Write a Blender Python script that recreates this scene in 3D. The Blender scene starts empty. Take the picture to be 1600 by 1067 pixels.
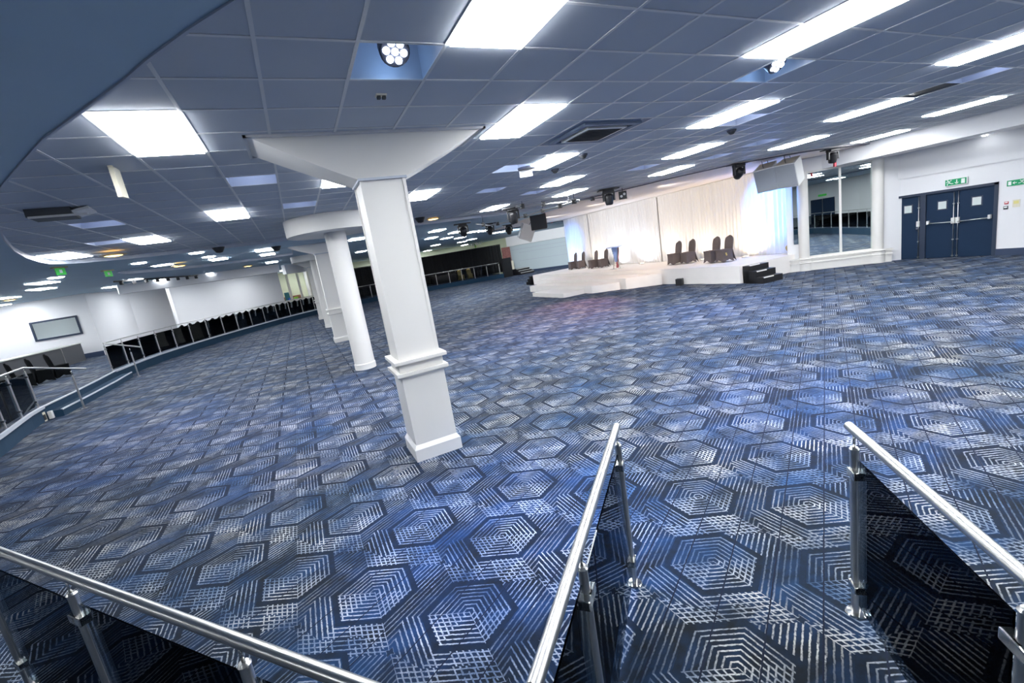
import bpy, bmesh, math, random
from mathutils import Vector, Matrix
random.seed(7)
C = bpy.context.scene.collection
PI = math.pi
# ---------------------------------------------------------------- camera model
F = 701.1811727
RX = Vector((0.88824246, -0.43113835, -0.15857191))
RY = Vector((-0.2265007, -0.11072547, -0.96769691))
RZ = Vector((0.3996533, 0.89546613, -0.19600421))
H = 2.33           # eye height above the hall floor
CZ = 3.7926        # tile ceiling
ZP = 3.71          # plaster ceiling
PZ = 0.37          # raised platform
GX, GY, G = 0.1075, 2.6252, 0.6   # tile grid


def ray(x, y):
    return RX * ((x - 800) / F) + RY * ((y - 533.5) / F) + RZ


def Z(x, y, z=0.0):
    """point at height z seen at photo pixel (x, y)"""
    d = ray(x, y)
    t = (z - H) / d.z
    return Vector((d.x * t, d.y * t, z))


def D(x, y, Y):
    """point at depth Y seen at photo pixel (x, y)"""
    d = ray(x, y)
    t = Y / d.y
    return Vector((d.x * t, Y, H + d.z * t))


cam = bpy.data.cameras.new('camera')
camo = bpy.data.objects.new('camera', cam)
C.objects.link(camo)
cam.sensor_fit = 'HORIZONTAL'
cam.sensor_width = 36
cam.lens = 36 * F / 1600
cam.clip_start = 0.02
cam.clip_end = 300
M = Matrix(((RX.x, -RY.x, -RZ.x), (RX.y, -RY.y, -RZ.y), (RX.z, -RY.z, -RZ.z))).to_4x4()
M.translation = Vector((0, 0, H))
camo.matrix_world = M
sc = bpy.context.scene
sc.camera = camo
vs = sc.view_settings
vs.view_transform = 'Standard'
vs.look = 'None'
vs.gamma = 1
vs.exposure = 0.75
vs.use_curve_mapping = False
w = bpy.data.worlds.new('world')
sc.world = w
w.use_nodes = True
w.node_tree.nodes['Background'].inputs[0].default_value = (0.5, 0.65, 1, 1)
w.node_tree.nodes['Background'].inputs[1].default_value = 0.05


# ---------------------------------------------------------------- materials
class NT:
    def __init__(s, name):
        s.m = bpy.data.materials.new(name)
        s.m.use_nodes = True
        s.t = s.m.node_tree
        s.b = s.t.nodes['Principled BSDF']

    def n(s, kind, **kw):
        o = s.t.nodes.new(kind)
        for k, v in kw.items():
            setattr(o, k, v)
        return o

    def put(s, sock, v):
        if isinstance(v, (int, float)):
            sock.default_value = v
        elif isinstance(v, tuple):
            sock.default_value = v if len(v) == len(sock.default_value) else v + (1,)
        else:
            s.t.links.new(v, sock)

    def math(s, op, a, b=0.0, c=None, clamp=False):
        o = s.n('ShaderNodeMath', operation=op, use_clamp=clamp)
        s.put(o.inputs[0], a)
        s.put(o.inputs[1], b)
        if c is not None:
            s.put(o.inputs[2], c)
        return o.outputs[0]

    def mix(s, f, a, b):
        o = s.n('ShaderNodeMix', data_type='RGBA')
        s.put(o.inputs[0], f)
        s.put(o.inputs[6], a)
        s.put(o.inputs[7], b)
        return o.outputs[2]

    def noise(s, scale, detail=2, rough=0.5, vec=None):
        o = s.n('ShaderNodeTexNoise')
        o.inputs['Scale'].default_value = scale
        o.inputs['Detail'].default_value = detail
        o.inputs['Roughness'].default_value = rough
        if vec is None:
            vec = s.n('ShaderNodeNewGeometry').outputs['Position']
        s.t.links.new(vec, o.inputs['Vector'])
        return o.outputs[0]

    def ramp(s, v, a, b):
        o = s.n('ShaderNodeMapRange')
        s.put(o.inputs[0], v)
        o.inputs[1].default_value = a
        o.inputs[2].default_value = b
        return o.outputs[0]


def mat(name, col, rough=0.5, metal=0.0, emit=None, estr=0.0, noise=0.0, nscale=8.0, bump=0.0, spec=None, alpha=None, trans=0.0):
    q = NT(name)
    b = q.b
    if noise:
        f = q.noise(nscale, 3)
        c = q.mix(f, tuple(x * (1 - noise) for x in col), tuple(min(1, x * (1 + noise)) for x in col))
        q.t.links.new(c, b.inputs['Base Color'])
    else:
        b.inputs['Base Color'].default_value = (*col, 1)
    if bump:
        bn = q.n('ShaderNodeBump')
        bn.inputs['Strength'].default_value = bump
        bn.inputs['Distance'].default_value = 0.01
        q.t.links.new(q.noise(nscale * 6, 3), bn.inputs['Height'])
        q.t.links.new(bn.outputs[0], b.inputs['Normal'])
    b.inputs['Roughness'].default_value = rough
    b.inputs['Metallic'].default_value = metal
    if spec is not None:
        b.inputs['Specular IOR Level'].default_value = spec
    if emit:
        b.inputs['Emission Color'].default_value = (*emit, 1)
        b.inputs['Emission Strength'].default_value = estr
    if trans:
        b.inputs['Transmission Weight'].default_value = trans
    return q.m


m_white = mat('white_paint', (0.76, 0.74, 0.70), 0.45, noise=0.03, nscale=1.5)
m_wall = mat('wall_paint', (0.78, 0.78, 0.79), 0.55, noise=0.03, nscale=0.7)
m_greywall = mat('cool_grey_wall_paint', (0.50, 0.58, 0.62), 0.6, noise=0.04, nscale=0.6)
m_plaster = mat('blue_grey_plaster', (0.40, 0.54, 0.66), 0.6, noise=0.06, nscale=1.2)
m_plaster_stage = mat('pale_plaster', (0.62, 0.58, 0.58), 0.6, noise=0.04)
m_tile = mat('ceiling_tile', (0.46, 0.50, 0.56), 0.7, noise=0.05, nscale=1.3, bump=0.15)  # white tile tinted with the blue light bounced off the carpet
m_tbar = mat('ceiling_tee_bar', (0.62, 0.63, 0.64), 0.3)
m_trim = mat('tray_trim_paint', (0.42, 0.46, 0.54), 0.4)
m_black = mat('black_paint', (0.012, 0.012, 0.014), 0.45)
m_slot = mat('dark_slot', (0.05, 0.055, 0.08), 0.6)
m_steel = mat('brushed_steel', (0.60, 0.60, 0.585), 0.29, 1.0)
m_chrome = mat('polished_steel', (0.75, 0.74, 0.70), 0.12, 1.0)
m_panel = mat('light_diffuser', (0.9, 0.9, 0.9), 0.4, emit=(0.93, 0.96, 1.0), estr=26.0)
m_panelfar = m_panel
m_led = mat('led_lens', (0.9, 0.9, 1), 0.3, emit=(0.75, 0.85, 1.0), estr=12.0)
m_amber = mat('amber_lamp', (0.9, 0.7, 0.3), 0.3, emit=(1.0, 0.62, 0.2), estr=3.0)
m_amber_halo = mat('lamp_bezel', (0.55, 0.42, 0.22), 0.4)
m_bluelens = mat('blue_lens', (0.1, 0.2, 0.9), 0.2, emit=(0.15, 0.4, 1.0), estr=5.0)
m_grille = mat('speaker_grille', (0.33, 0.35, 0.38), 0.6, noise=0.1, nscale=60)
m_whitebox = mat('white_plastic', (0.72, 0.72, 0.70), 0.4)
m_speaker_top = mat('timber_backed_panel', (0.58, 0.52, 0.42), 0.5, noise=0.1, nscale=5)
m_door = mat('navy_door_paint', (0.010, 0.027, 0.062), 0.6, noise=0.06, nscale=3, spec=0.2)
m_doorframe = mat('dark_navy_frame_paint', (0.022, 0.035, 0.065), 0.4)
m_skirt = mat('navy_skirting', (0.03, 0.05, 0.10), 0.5)
m_riser = mat('blue_carpet_riser', (0.006, 0.035, 0.075), 0.9, noise=0.15, nscale=20)
m_nosing = mat('aluminium_nosing', (0.70, 0.74, 0.80), 0.35, 0.3)
m_green = mat('sign_green', (0.0, 0.32, 0.12), 0.4)
m_signwhite = mat('sign_white', (0.85, 0.88, 0.85), 0.4)
m_red = mat('sign_red', (0.5, 0.03, 0.05), 0.4)
m_yellow = mat('sign_yellow', (0.75, 0.68, 0.25), 0.4)
m_greenlit = mat('lit_sign_green', (0.05, 0.6, 0.1), 0.4, emit=(0.15, 0.7, 0.10), estr=0.08)
m_mirror = mat('mirror_glass', (0.80, 0.88, 0.86), 0.01, 1.0)
m_window_glass = mat('vision_panel_glass', (0.62, 0.68, 0.66), 0.1)
m_chair = mat('dark_chair_cover', (0.105, 0.085, 0.085), 0.85, noise=0.12, nscale=12)
m_chair_gold = mat('gold_sash', (0.55, 0.40, 0.12), 0.4)
m_blackcover = mat('black_chair_cover', (0.004, 0.005, 0.006), 0.9, spec=0.1)
m_stage = mat('white_stage_cloth', (0.84, 0.80, 0.76), 0.8, noise=0.03, nscale=3)
m_counter = mat('dark_grey_counter_panel', (0.075, 0.078, 0.085), 0.5, noise=0.08, nscale=30)
m_countertop = mat('pale_counter_top', (0.55, 0.56, 0.52), 0.4)
m_drapeblack = mat('black_drape', (0.010, 0.011, 0.013), 0.8)
m_olive = mat('olive_wall_paint', (0.42, 0.42, 0.22), 0.6)
m_wood = mat('brown_timber', (0.22, 0.10, 0.05), 0.5, noise=0.2, nscale=4)
m_floral = mat('floral_pink_fabric', (0.26, 0.11, 0.10), 0.8, noise=0.6, nscale=9)
m_teal = mat('teal_plastic', (0.02, 0.16, 0.20), 0.4)
m_bluebox = mat('blue_plastic', (0.02, 0.16, 0.65), 0.4)
m_lime = mat('lime_plastic', (0.25, 0.6, 0.05), 0.4)
m_acrylic = mat('clear_acrylic', (0.22, 0.32, 0.62), 0.05, spec=0.8)
m_acrylic_red = mat('maroon_panel', (0.30, 0.08, 0.10), 0.3)
m_cream = mat('cream_plastic', (0.72, 0.68, 0.55), 0.5)
m_greygrille = mat('dark_grille', (0.035, 0.038, 0.042), 0.6)


def drape_mat():
    q = NT('sheer_white_drape')
    q.b.inputs['Base Color'].default_value = (0.84, 0.85, 0.86, 1)
    q.b.inputs['Roughness'].default_value = 0.85
    tr = q.n('ShaderNodeBsdfTranslucent')
    tr.inputs[0].default_value = (0.86, 0.83, 0.80, 1)
    mx = q.n('ShaderNodeMixShader')
    mx.inputs[0].default_value = 0.25
    out = q.t.nodes['Material Output']
    q.t.links.new(q.b.outputs[0], mx.inputs[1])
    q.t.links.new(tr.outputs[0], mx.inputs[2])
    q.t.links.new(mx.outputs[0], out.inputs[0])
    return q.m


def glass_mat():
    q = NT('smoked_glass')
    t = q.n('ShaderNodeBsdfTransparent')
    t.inputs[0].default_value = (0.52, 0.55, 0.57, 1)
    g = q.n('ShaderNodeBsdfGlossy')
    g.inputs[0].default_value = (0.8, 0.85, 0.9, 1)
    g.inputs['Roughness'].default_value = 0.0
    fr = q.n('ShaderNodeFresnel')
    fr.inputs[0].default_value = 1.22
    mx = q.n('ShaderNodeMixShader')
    q.t.links.new(fr.outputs[0], mx.inputs[0])
    q.t.links.new(t.outputs[0], mx.inputs[1])
    q.t.links.new(g.outputs[0], mx.inputs[2])
    q.t.links.new(mx.outputs[0], q.t.nodes['Material Output'].inputs[0])
    return q.m


def carpet_mat():
    q = NT('patterned_carpet')
    m = q.math
    pos = q.n('ShaderNodeNewGeometry').outputs['Position']
    # a slight wobble so that the woven lines are not ruler straight
    nz = q.n('ShaderNodeTexNoise')
    nz.inputs['Scale'].default_value = 38
    nz.inputs['Detail'].default_value = 1
    q.t.links.new(pos, nz.inputs['Vector'])
    v1 = q.n('ShaderNodeVectorMath', operation='SUBTRACT')
    q.t.links.new(nz.outputs['Color'], v1.inputs[0])
    v1.inputs[1].default_value = (0.5, 0.5, 0.5)
    v2 = q.n('ShaderNodeVectorMath', operation='SCALE')
    q.t.links.new(v1.outputs[0], v2.inputs[0])
    v2.inputs[3].default_value = 0.009
    v3 = q.n('ShaderNodeVectorMath', operation='ADD')
    q.t.links.new(pos, v3.inputs[0])
    q.t.links.new(v2.outputs[0], v3.inputs[1])
    sx = q.n('ShaderNodeSeparateXYZ')
    q.t.links.new(v3.outputs[0], sx.inputs[0])
    x, y = sx.outputs[0], sx.outputs[1]
    PX, PY = 1.078, 1.228
    S3 = 0.8660254
    sp = 0.0347

    def wrap(v, o, p):
        return m('SUBTRACT', m('MODULO', m('ADD', m('SUBTRACT', v, o), 500 * p + p / 2), p), p / 2)

    def hexn(ox, oy):
        a, b = wrap(x, ox, PX), wrap(y, oy, PY)
        d1 = m('ADD', m('MULTIPLY', a, 0.5), m('MULTIPLY', b, S3))
        d2 = m('SUBTRACT', m('MULTIPLY', a, 0.5), m('MULTIPLY', b, S3))
        h = m('MAXIMUM', m('ABSOLUTE', a), m('MAXIMUM', m('ABSOLUTE', d1), m('ABSOLUTE', d2)))
        return a, b, d1, d2, h
    A = hexn(2.16, 2.037)
    Bq = hexn(2.16 + PX / 2, 2.037 + PY / 2)
    sel = m('LESS_THAN', Bq[4], A[4])

    def pick(i):
        return m('ADD', A[i], m('MULTIPLY', sel, m('SUBTRACT', Bq[i], A[i])))
    a, b, d1, d2, h = [pick(i) for i in range(5)]

    def stripes(v, off=0.0, width=0.26):
        f = m('ABSOLUTE', m('SUBTRACT', m('FRACT', m('ADD', m('DIVIDE', v, sp), 500.0 + off)), 0.5))
        return q.n_map(f, width)
    def n_map(f, width):
        o = q.n('ShaderNodeMapRange', interpolation_type='SMOOTHSTEP')
        q.put(o.inputs[0], f)
        o.inputs[1].default_value = 0.5 - width / 2 - 0.06
        o.inputs[2].default_value = 0.5 - width / 2 + 0.06
        return o.outputs[0]
    q.n_map = n_map
    inner = m('LESS_THAN', h, 0.256)
    band = m('MULTIPLY', m('GREATER_THAN', h, 0.296), m('LESS_THAN', h, 0.518))
    zone = m('ADD', inner, band)
    rings = m('MULTIPLY', stripes(h), zone)
    # cross hatching
    is1 = m('GREATER_THAN', m('ABSOLUTE', d1), m('SUBTRACT', h, 1e-4))     # UR / LL
    is2 = m('GREATER_THAN', m('ABSOLUTE', d2), m('SUBTRACT', h, 1e-4))     # UL / LR
    neg1 = m('LESS_THAN', d1, 0.0)
    pos2 = m('GREATER_THAN', d2, 0.0)
    isx = m('MULTIPLY', m('GREATER_THAN', m('ABSOLUTE', a), m('SUBTRACT', h, 1e-4)), m('LESS_THAN', a, 0.0))
    sv = stripes(a)
    sd = stripes(d1)
    gap = m('GREATER_THAN', m('ABSOLUTE', m('SUBTRACT', m('ABSOLUTE', a), 0.27)), 0.036)
    h1 = m('MULTIPLY', m('MULTIPLY', band, m('MULTIPLY', is1, gap)), sv)
    h2 = m('MULTIPLY', m('MULTIPLY', inner, m('MULTIPLY', is2, pos2)), sv)
    h3 = m('MULTIPLY', m('MULTIPLY', inner, isx), sd)
    # the band on the right of each hexagon is woven on the slant and meets in an arrowhead
    isr = m('MULTIPLY', m('GREATER_THAN', a, m('SUBTRACT', h, 1e-4)), band)
    upm = m('GREATER_THAN', d1, 0.255)
    sl = m('ADD', m('MULTIPLY', upm, sd), m('MULTIPLY', m('SUBTRACT', 1.0, upm), stripes(d2)))
    rings = m('ADD', m('MULTIPLY', rings, m('SUBTRACT', 1.0, isr)), m('MULTIPLY', isr, sl))
    h4 = m('MULTIPLY', m('MULTIPLY', isr, upm), m('MULTIPLY', m('GREATER_THAN', d2, 0.02), sv))
    hatch = m('MAXIMUM', m('MAXIMUM', h1, h4), m('MAXIMUM', h2, h3))
    lines = m('MAXIMUM', rings, hatch)
    # seams every plank, at 30 degrees
    u = m('SUBTRACT', m('MULTIPLY', sx.outputs[0], 0.5), m('MULTIPLY', sx.outputs[1], S3))
    fu = m('ABSOLUTE', m('SUBTRACT', m('FRACT', m('ADD', m('DIVIDE', u, 0.2675), 500.18)), 0.5))
    seam = m('GREATER_THAN', fu, 0.483)
    # wear: lines break up and fade
    n1 = q.noise(55, 2, 0.7)
    n2 = q.noise(2.2, 4, 0.6)
    n3 = q.noise(7, 4, 0.65)
    strength = m('MULTIPLY', q.ramp(n1, 0.30, 0.52), q.ramp(n2, 0.28, 0.62))
    strength = m('ADD', m('MULTIPLY', strength, 0.82), 0.18)
    lines = m('MULTIPLY', lines, strength)
    dim = m('MULTIPLY', is2, m('ADD', m('MULTIPLY', band, 0.55), m('MULTIPLY', m('MULTIPLY', inner, m('SUBTRACT', 1.0, pos2)), 0.35)))
    lines = m('MULTIPLY', lines, m('SUBTRACT', 1.0, dim))
    lines = m('MULTIPLY', lines, m('SUBTRACT', 1.0, seam))
    base = q.mix(q.ramp(n3, 0.36, 0.70), (0.0003, 0.0032, 0.0075), (0.0008, 0.0115, 0.034))
    haze = q.noise(1.1, 5, 0.6)
    hz = q.n('ShaderNodeMapping')
    hz.inputs['Rotation'].default_value = (0, 0, 0.7)
    hz.inputs['Scale'].default_value = (0.5, 1.3, 1)
    q.t.links.new(pos, hz.inputs[0])
    n4 = q.noise(2.4, 4, 0.6, hz.outputs[0])
    patch = m('MULTIPLY', q.ramp(n4, 0.44, 0.64), m('ADD', m('MULTIPLY', zone, 0.8), 0.2))
    base = q.mix(m('MULTIPLY', patch, 0.42), base, (0.012, 0.062, 0.175))
    base = q.mix(seam, base, (0.001, 0.005, 0.02))
    lc = q.mix(q.ramp(haze, 0.35, 0.65), (0.075, 0.165, 0.32), (0.54, 0.54, 0.51))
    col = q.mix(lines, base, lc)
    q.t.links.new(col, q.b.inputs['Base Color'])
    q.b.inputs['Roughness'].default_value = 0.85
    q.b.inputs['Specular IOR Level'].default_value = 0.25
    q.b.inputs['Sheen Weight'].default_value = 0.04
    q.b.inputs['Sheen Roughness'].default_value = 0.35
    q.b.inputs['Sheen Tint'].default_value = (0.42, 0.52, 1.0, 1)
    bn = q.n('ShaderNodeBump')
    bn.inputs['Strength'].default_value = 0.25
    bn.inputs['Distance'].default_value = 0.004
    q.t.links.new(q.noise(260, 2), bn.inputs['Height'])
    q.t.links.new(bn.outputs[0], q.b.inputs['Normal'])
    return q.m


m_drape = drape_mat()
m_glass = glass_mat()
m_carpet = carpet_mat()


# ---------------------------------------------------------------- mesh helpers
class MB:
    def __init__(s):
        s.bm = bmesh.new()

    def box(s, lo, hi, mtx=None, bevel=0.0):
        lo, hi = Vector(lo), Vector(hi)
        c = (lo + hi) / 2
        d = hi - lo
        r = bmesh.ops.create_cube(s.bm, size=1, matrix=(mtx or Matrix()) @ Matrix.Translation(c) @ Matrix.Diagonal((d.x, d.y, d.z, 1)))
        if bevel:
            es = set()
            for v in r['verts']:
                es.update(v.link_edges)
            bmesh.ops.bevel(s.bm, geom=list(es), offset=bevel, segments=2, profile=0.7, affect='EDGES')
        return s

    def prism(s, pts, z0, z1):
        lo = [s.bm.verts.new((p[0], p[1], z0)) for p in pts]
        hi = [s.bm.verts.new((p[0], p[1], z1)) for p in pts]
        n = len(pts)
        s.bm.faces.new(lo[::-1])
        s.bm.faces.new(hi)
        for i in range(n):
            s.bm.faces.new((lo[i], lo[(i + 1) % n], hi[(i + 1) % n], hi[i]))
        return s

    def hull(s, lower, upper):
        """frustum between two equal loops of 3-D points"""
        lo = [s.bm.verts.new(p) for p in lower]
        hi = [s.bm.verts.new(p) for p in upper]
        n = len(lo)
        s.bm.faces.new(lo[::-1])
        s.bm.faces.new(hi)
        for i in range(n):
            s.bm.faces.new((lo[i], lo[(i + 1) % n], hi[(i + 1) % n], hi[i]))
        return s

    def lathe(s, prof, mtx=None, seg=24):
        mtx = mtx or Matrix()
        rings = []
        for r, z in prof:
            if r < 1e-6:
                rings.append([s.bm.verts.new(mtx @ Vector((0, 0, z)))])
            else:
                rings.append([s.bm.verts.new(mtx @ Vector((r * math.cos(2 * PI * k / seg), r * math.sin(2 * PI * k / seg), z))) for k in range(seg)])
        for A, B in zip(rings, rings[1:]):
            for k in range(seg):
                a, b = A[k % len(A)], A[(k + 1) % len(A)]
                c, d = B[(k + 1) % len(B)], B[k % len(B)]
                f = []
                for v in (a, b, c, d):
                    if v not in f:
                        f.append(v)
                if len(f) >= 3:
                    s.bm.faces.new(f).smooth = True
        if len(rings[0]) > 1:
            s.bm.faces.new(rings[0][::-1])
        if len(rings[-1]) > 1:
            s.bm.faces.new(rings[-1])
        return s

    def tube(s, pts, r, seg=12, caps=True):
        pts = [Vector(p) for p in pts]
        n = len(pts)
        rings = []
        up = Vector((0, 0, 1))
        for i, p in enumerate(pts):
            if i == 0:
                t = pts[1] - pts[0]
            elif i == n - 1:
                t = pts[-1] - pts[-2]
            else:
                t = (pts[i] - pts[i - 1]).normalized() + (pts[i + 1] - pts[i]).normalized()
            t.normalize()
            ref = up if abs(t.z) < 0.95 else Vector((1, 0, 0))
            a = t.cross(ref).normalized()
            b = a.cross(t).normalized()
            rings.append([s.bm.verts.new(p + a * r * math.cos(2 * PI * k / seg) + b * r * math.sin(2 * PI * k / seg)) for k in range(seg)])
        for A, B in zip(rings, rings[1:]):
            for k in range(seg):
                s.bm.faces.new((A[k], A[(k + 1) % seg], B[(k + 1) % seg], B[k])).smooth = True
        if caps:
            s.bm.faces.new(rings[0][::-1])
            s.bm.faces.new(rings[-1])
        return s

    def grid(s, fn, nu, nv, smooth=True):
        vv = [[s.bm.verts.new(fn(i / nu, j / nv)) for j in range(nv + 1)] for i in range(nu + 1)]
        for i in range(nu):
            for j in range(nv):
                s.bm.faces.new((vv[i][j], vv[i + 1][j], vv[i + 1][j + 1], vv[i][j + 1])).smooth = smooth
        return s

    def quad(s, pts):
        s.bm.faces.new([s.bm.verts.new(p) for p in pts])
        return s

    def solid(s, t):
        """thicken open sheets"""
        bmesh.ops.recalc_face_normals(s.bm, faces=s.bm.faces)
        bmesh.ops.solidify(s.bm, geom=list(s.bm.faces), thickness=t)
        return s

    def build(s, name, material, parent=None, origin=None, recalc=True):
        if recalc:
            bmesh.ops.recalc_face_normals(s.bm, faces=s.bm.faces)
        if origin is not None:
            bmesh.ops.translate(s.bm, verts=s.bm.verts, vec=-Vector(origin))
        for e in s.bm.edges:
            if len(e.link_faces) == 2 and e.calc_face_angle(0) > 0.6:
                e.smooth = False
        me = bpy.data.meshes.new(name)
        s.bm.to_mesh(me)
        s.bm.free()
        me.materials.append(material)
        o = bpy.data.objects.new(name, me)
        C.objects.link(o)
        if origin is not None:
            o.location = origin
        if parent:
            o.parent = parent
        return o


def tag(o, label, cat, group=None):
    o['label'] = label
    o['category'] = cat
    if group:
        o['group'] = group
    return o


def thing(name, label, cat, loc=(0, 0, 0), rz=0.0, group=None, rot=None):
    o = bpy.data.objects.new(name, None)
    C.objects.link(o)
    o.location = loc
    o.rotation_euler = rot if rot else (0, 0, rz)
    o.empty_display_size = 0.1
    return tag(o, label, cat, group)


def struct(o):
    o['kind'] = 'structure'
    return o


def dup(root, label, loc=None, rz=None, group=None, scale=None):
    r = root.copy()
    C.objects.link(r)
    if loc is not None:
        r.location = loc
    if rz is not None:
        r.rotation_euler = (0, 0, rz)
    if scale is not None:
        r.scale = scale
    r['label'] = label
    if group:
        r['group'] = group
    for ch in list(root.children):
        c = ch.copy()
        C.objects.link(c)
        c.parent = r
        for g in ch.children:
            d = g.copy()
            C.objects.link(d)
            d.parent = c
    return r


def ccw_n(p, q):
    d = (Vector(q) - Vector(p)).normalized()
    return Vector((-d.y, d.x))


# ================================================================= FLOOR
struct(MB().quad([(-30, -20, 0), (40, -20, 0), (40, 60, 0), (-30, 60, 0)]).build('floor', m_carpet))

# ================================================================= CEILING
TRAY = [(1.0, 1.75), (0.45, 2.25), (0.07, 2.68), (-0.19, 3.0), (-0.46, 3.37), (-0.63, 3.63), (-1.04, 4.19), (-1.42, 4.71), (-1.78, 5.3), (-2.2, 6.0),
        (-2.42, 6.38), (-3.1, 7.9), (-3.75, 9.55), (-4.25, 11.0), (-4.55, 12.1), (-4.78, 13.2), (-4.86, 13.9), (-4.6, 14.45), (-3.8, 14.9), (-2.4, 15.25), (-0.8, 15.45), (0.6, 15.3),
        (2.5, 15.5), (5.0, 15.9), (8.5, 15.9), (10.2, 14.6), (10.7, 13.0), (11.3, 11.2), (12.2, 9.7), (13.4, 8.75), (14.7, 8.35), (16.5, 8.2), (16.5, -6.0), (4.5, -6.0), (3.0, -1.0), (1.8, 0.8)]


def inside(p, poly):
    c = False
    n = len(poly)
    for i in range(n):
        a, b = poly[i], poly[(i + 1) % n]
        if (a[1] > p[1]) != (b[1] > p[1]) and p[0] < (b[0] - a[0]) * (p[1] - a[1]) / (b[1] - a[1]) + a[0]:
            c = not c
    return c


PANELS = {(2, -1): 0, (4, 3): 0, (-2, 3): 0, (-2, 11): 0, (-5, 15): 0, (-8, 17): 0, (1, 7): 0, (4, 11): 0, (7, 7): 0, (7, -1): 0, (13, -1): 0,
          (7, -5): 0, (13, -5): 0, (19, -5): 0, (10, -9): 0, (16, -9): 0, (22, -9): 0, (13, -13): 0, (19, -13): 0, (19, -1): 0,
          (10, 3): 0, (13, 7): 0, (16, 11): 0, (10, 11): 0, (13, 15): 0, (16, 3): 0, (22, 3): 0, (19, 7): 0, (25, 7): 0, (10, 18): 0}
COFFERS = [(1, 1), (8, 1), (-1, 7), (0, 11), (-5, 11), (-6, 15), (6, 8), (7, 12), (11, 4), (16, 7), (16, 1), (16, 9), (10, 14), (13, 10)]
holes = set(COFFERS)
for (c, r) in PANELS:
    holes.add((c, r))
    holes.add((c, r + 1))
holes.add((16, 2))
for c in (6, 7):
    for r in (4, 5):
        holes.add((c, r))


def cell(c, r):
    return GX + G * c, GY + G * r


mb = MB()
vc = {}
keep = []
cx0, cx1, cr0, cr1 = -11, 28, -16, 25
for c in range(cx0, cx1):
    for r in range(cr0, cr1):
        x0, y0 = cell(c, r)
        if (c, r) in holes:
            continue
        near = any(inside((x0 + dx, y0 + dy), TRAY) for dx in (-.3, .3, .9) for dy in (-.3, .3, .9))
        if not near:
            continue
        if x0 + G > 16.52:
            if x0 > 16.45:
                continue
        keep.append((c, r))
        vs4 = []
        for dc, dr in ((0, 0), (0, 1), (1, 1), (1, 0)):
            k = (c + dc, r + dr)
            if k not in vc:
                X, Y = cell(*k)
                vc[k] = mb.bm.verts.new((min(X, 16.51), Y, CZ))
            vs4.append(vc[k])
        mb.bm.faces.new(vs4)
struct(mb.build('ceiling', m_tile, recalc=False))
# tee bars: fine raised ribs of the suspended grid
mb = MB()
ks = set(keep)


def runs(fixed_range, var_range, vert):
    for f in fixed_range:
        start = None
        for v in list(var_range) + [None]:
            ok = False
            if v is not None:
                if vert:
                    ok = (f, v) in ks or (f - 1, v) in ks
                else:
                    ok = (v, f) in ks or (v, f - 1) in ks
            if ok and start is None:
                start = v
            if not ok and start is not None:
                end = v if v is not None else var_range[-1] + 1
                if vert:
                    X, Y0 = cell(f, start)
                    Y1 = cell(f, end)[1]
                    if X < 16.45:
                        mb.box((X - .013, Y0, CZ - .006), (X + .013, Y1, CZ + .002))
                else:
                    X0, Y = cell(start, f)
                    X1 = min(cell(end, f)[0], 16.5)
                    mb.box((X0, Y - .013, CZ - .005), (X1, Y + .013, CZ + .002))
                start = None


runs(range(cx0, cx1 + 1), range(cr0, cr1), True)
runs(range(cr0, cr1 + 1), range(cx0, cx1), False)
struct(mb.build('trim_1', m_tbar))

# plaster ceiling round the tile tray, with the tray's upstand
STAGE_SPLIT = [(10.2, 14.6), (10.7, 13.0), (11.3, 11.2), (12.2, 9.7), (13.4, 8.75), (14.7, 8.35), (16.5, 8.2)]
TRAY2 = [(-5.2, 19.3), (-4.6, 18.5), (-3.2, 18.1), (-1.2, 18.0), (0.2, 18.3), (0.2, 22.6), (-1.5, 22.9), (-3.2, 22.4), (-4.5, 21.5), (-5.3, 20.4)]


def ring_plane(outer, loops, z, ztop):
    mb = MB()
    bm = mb.bm
    edges = []
    for lp in [outer] + loops:
        vv = [bm.verts.new((p[0], p[1], z)) for p in lp]
        for i in range(len(vv)):
            edges.append(bm.edges.new((vv[i], vv[(i + 1) % len(vv)])))
    bmesh.ops.triangle_fill(bm, use_beauty=True, edges=edges, normal=(0, 0, -1))
    return mb


OUTER = [(-30, -20), (16.5, -20), (16.5, -6.0), (16.5, 8.2), (16.9, 8.6), (12.0, 24), (26.5, 24), (26.5, 52), (-30, 52)]
# plaster everywhere except tray and stage bay: outer contour follows the tray's stage side
OUT2 = [(-30, -20), (16.5, -20), (16.5, -6.0), (4.5, -6.0), (3.0, -1.0), (1.8, 0.8)] + TRAY[:26] + [(10.6, 20.0), (11.5, 27.0), (27, 27), (27, 52), (-30, 52)]
struct(ring_plane(OUT2, [TRAY2], ZP, CZ).build('ceiling', m_plaster))
STG = [(10.2, 14.6), (10.7, 13.0), (11.3, 11.2), (12.2, 9.7), (13.4, 8.75), (14.7, 8.35), (16.5, 8.2), (19.5, 8.2), (27, 20), (27, 27), (11.5, 27.0), (10.6, 20.0)]
mb = MB()
mb.prism(STG, CZ - .03, CZ + .02)
struct(mb.build('ceiling', m_plaster_stage))
# tray 2 soffit
struct(MB().prism(TRAY2, CZ + .0, CZ + .02).build('ceiling', m_plaster))


def upstand(pts, z0, z1, t, closed=False):
    mb = MB()
    n = len(pts)
    for i in range(n if closed else n - 1):
        p, q = Vector(pts[i]), Vector(pts[(i + 1) % n])
        nn = ccw_n(p, q) * t
        d = (q - p).normalized() * 0.002
        a, b = p - d, q + d
        mb.prism([(a.x, a.y), (b.x, b.y), (b.x + nn.x, b.y + nn.y), (a.x + nn.x, a.y + nn.y)], z0, z1)
    return mb


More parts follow.
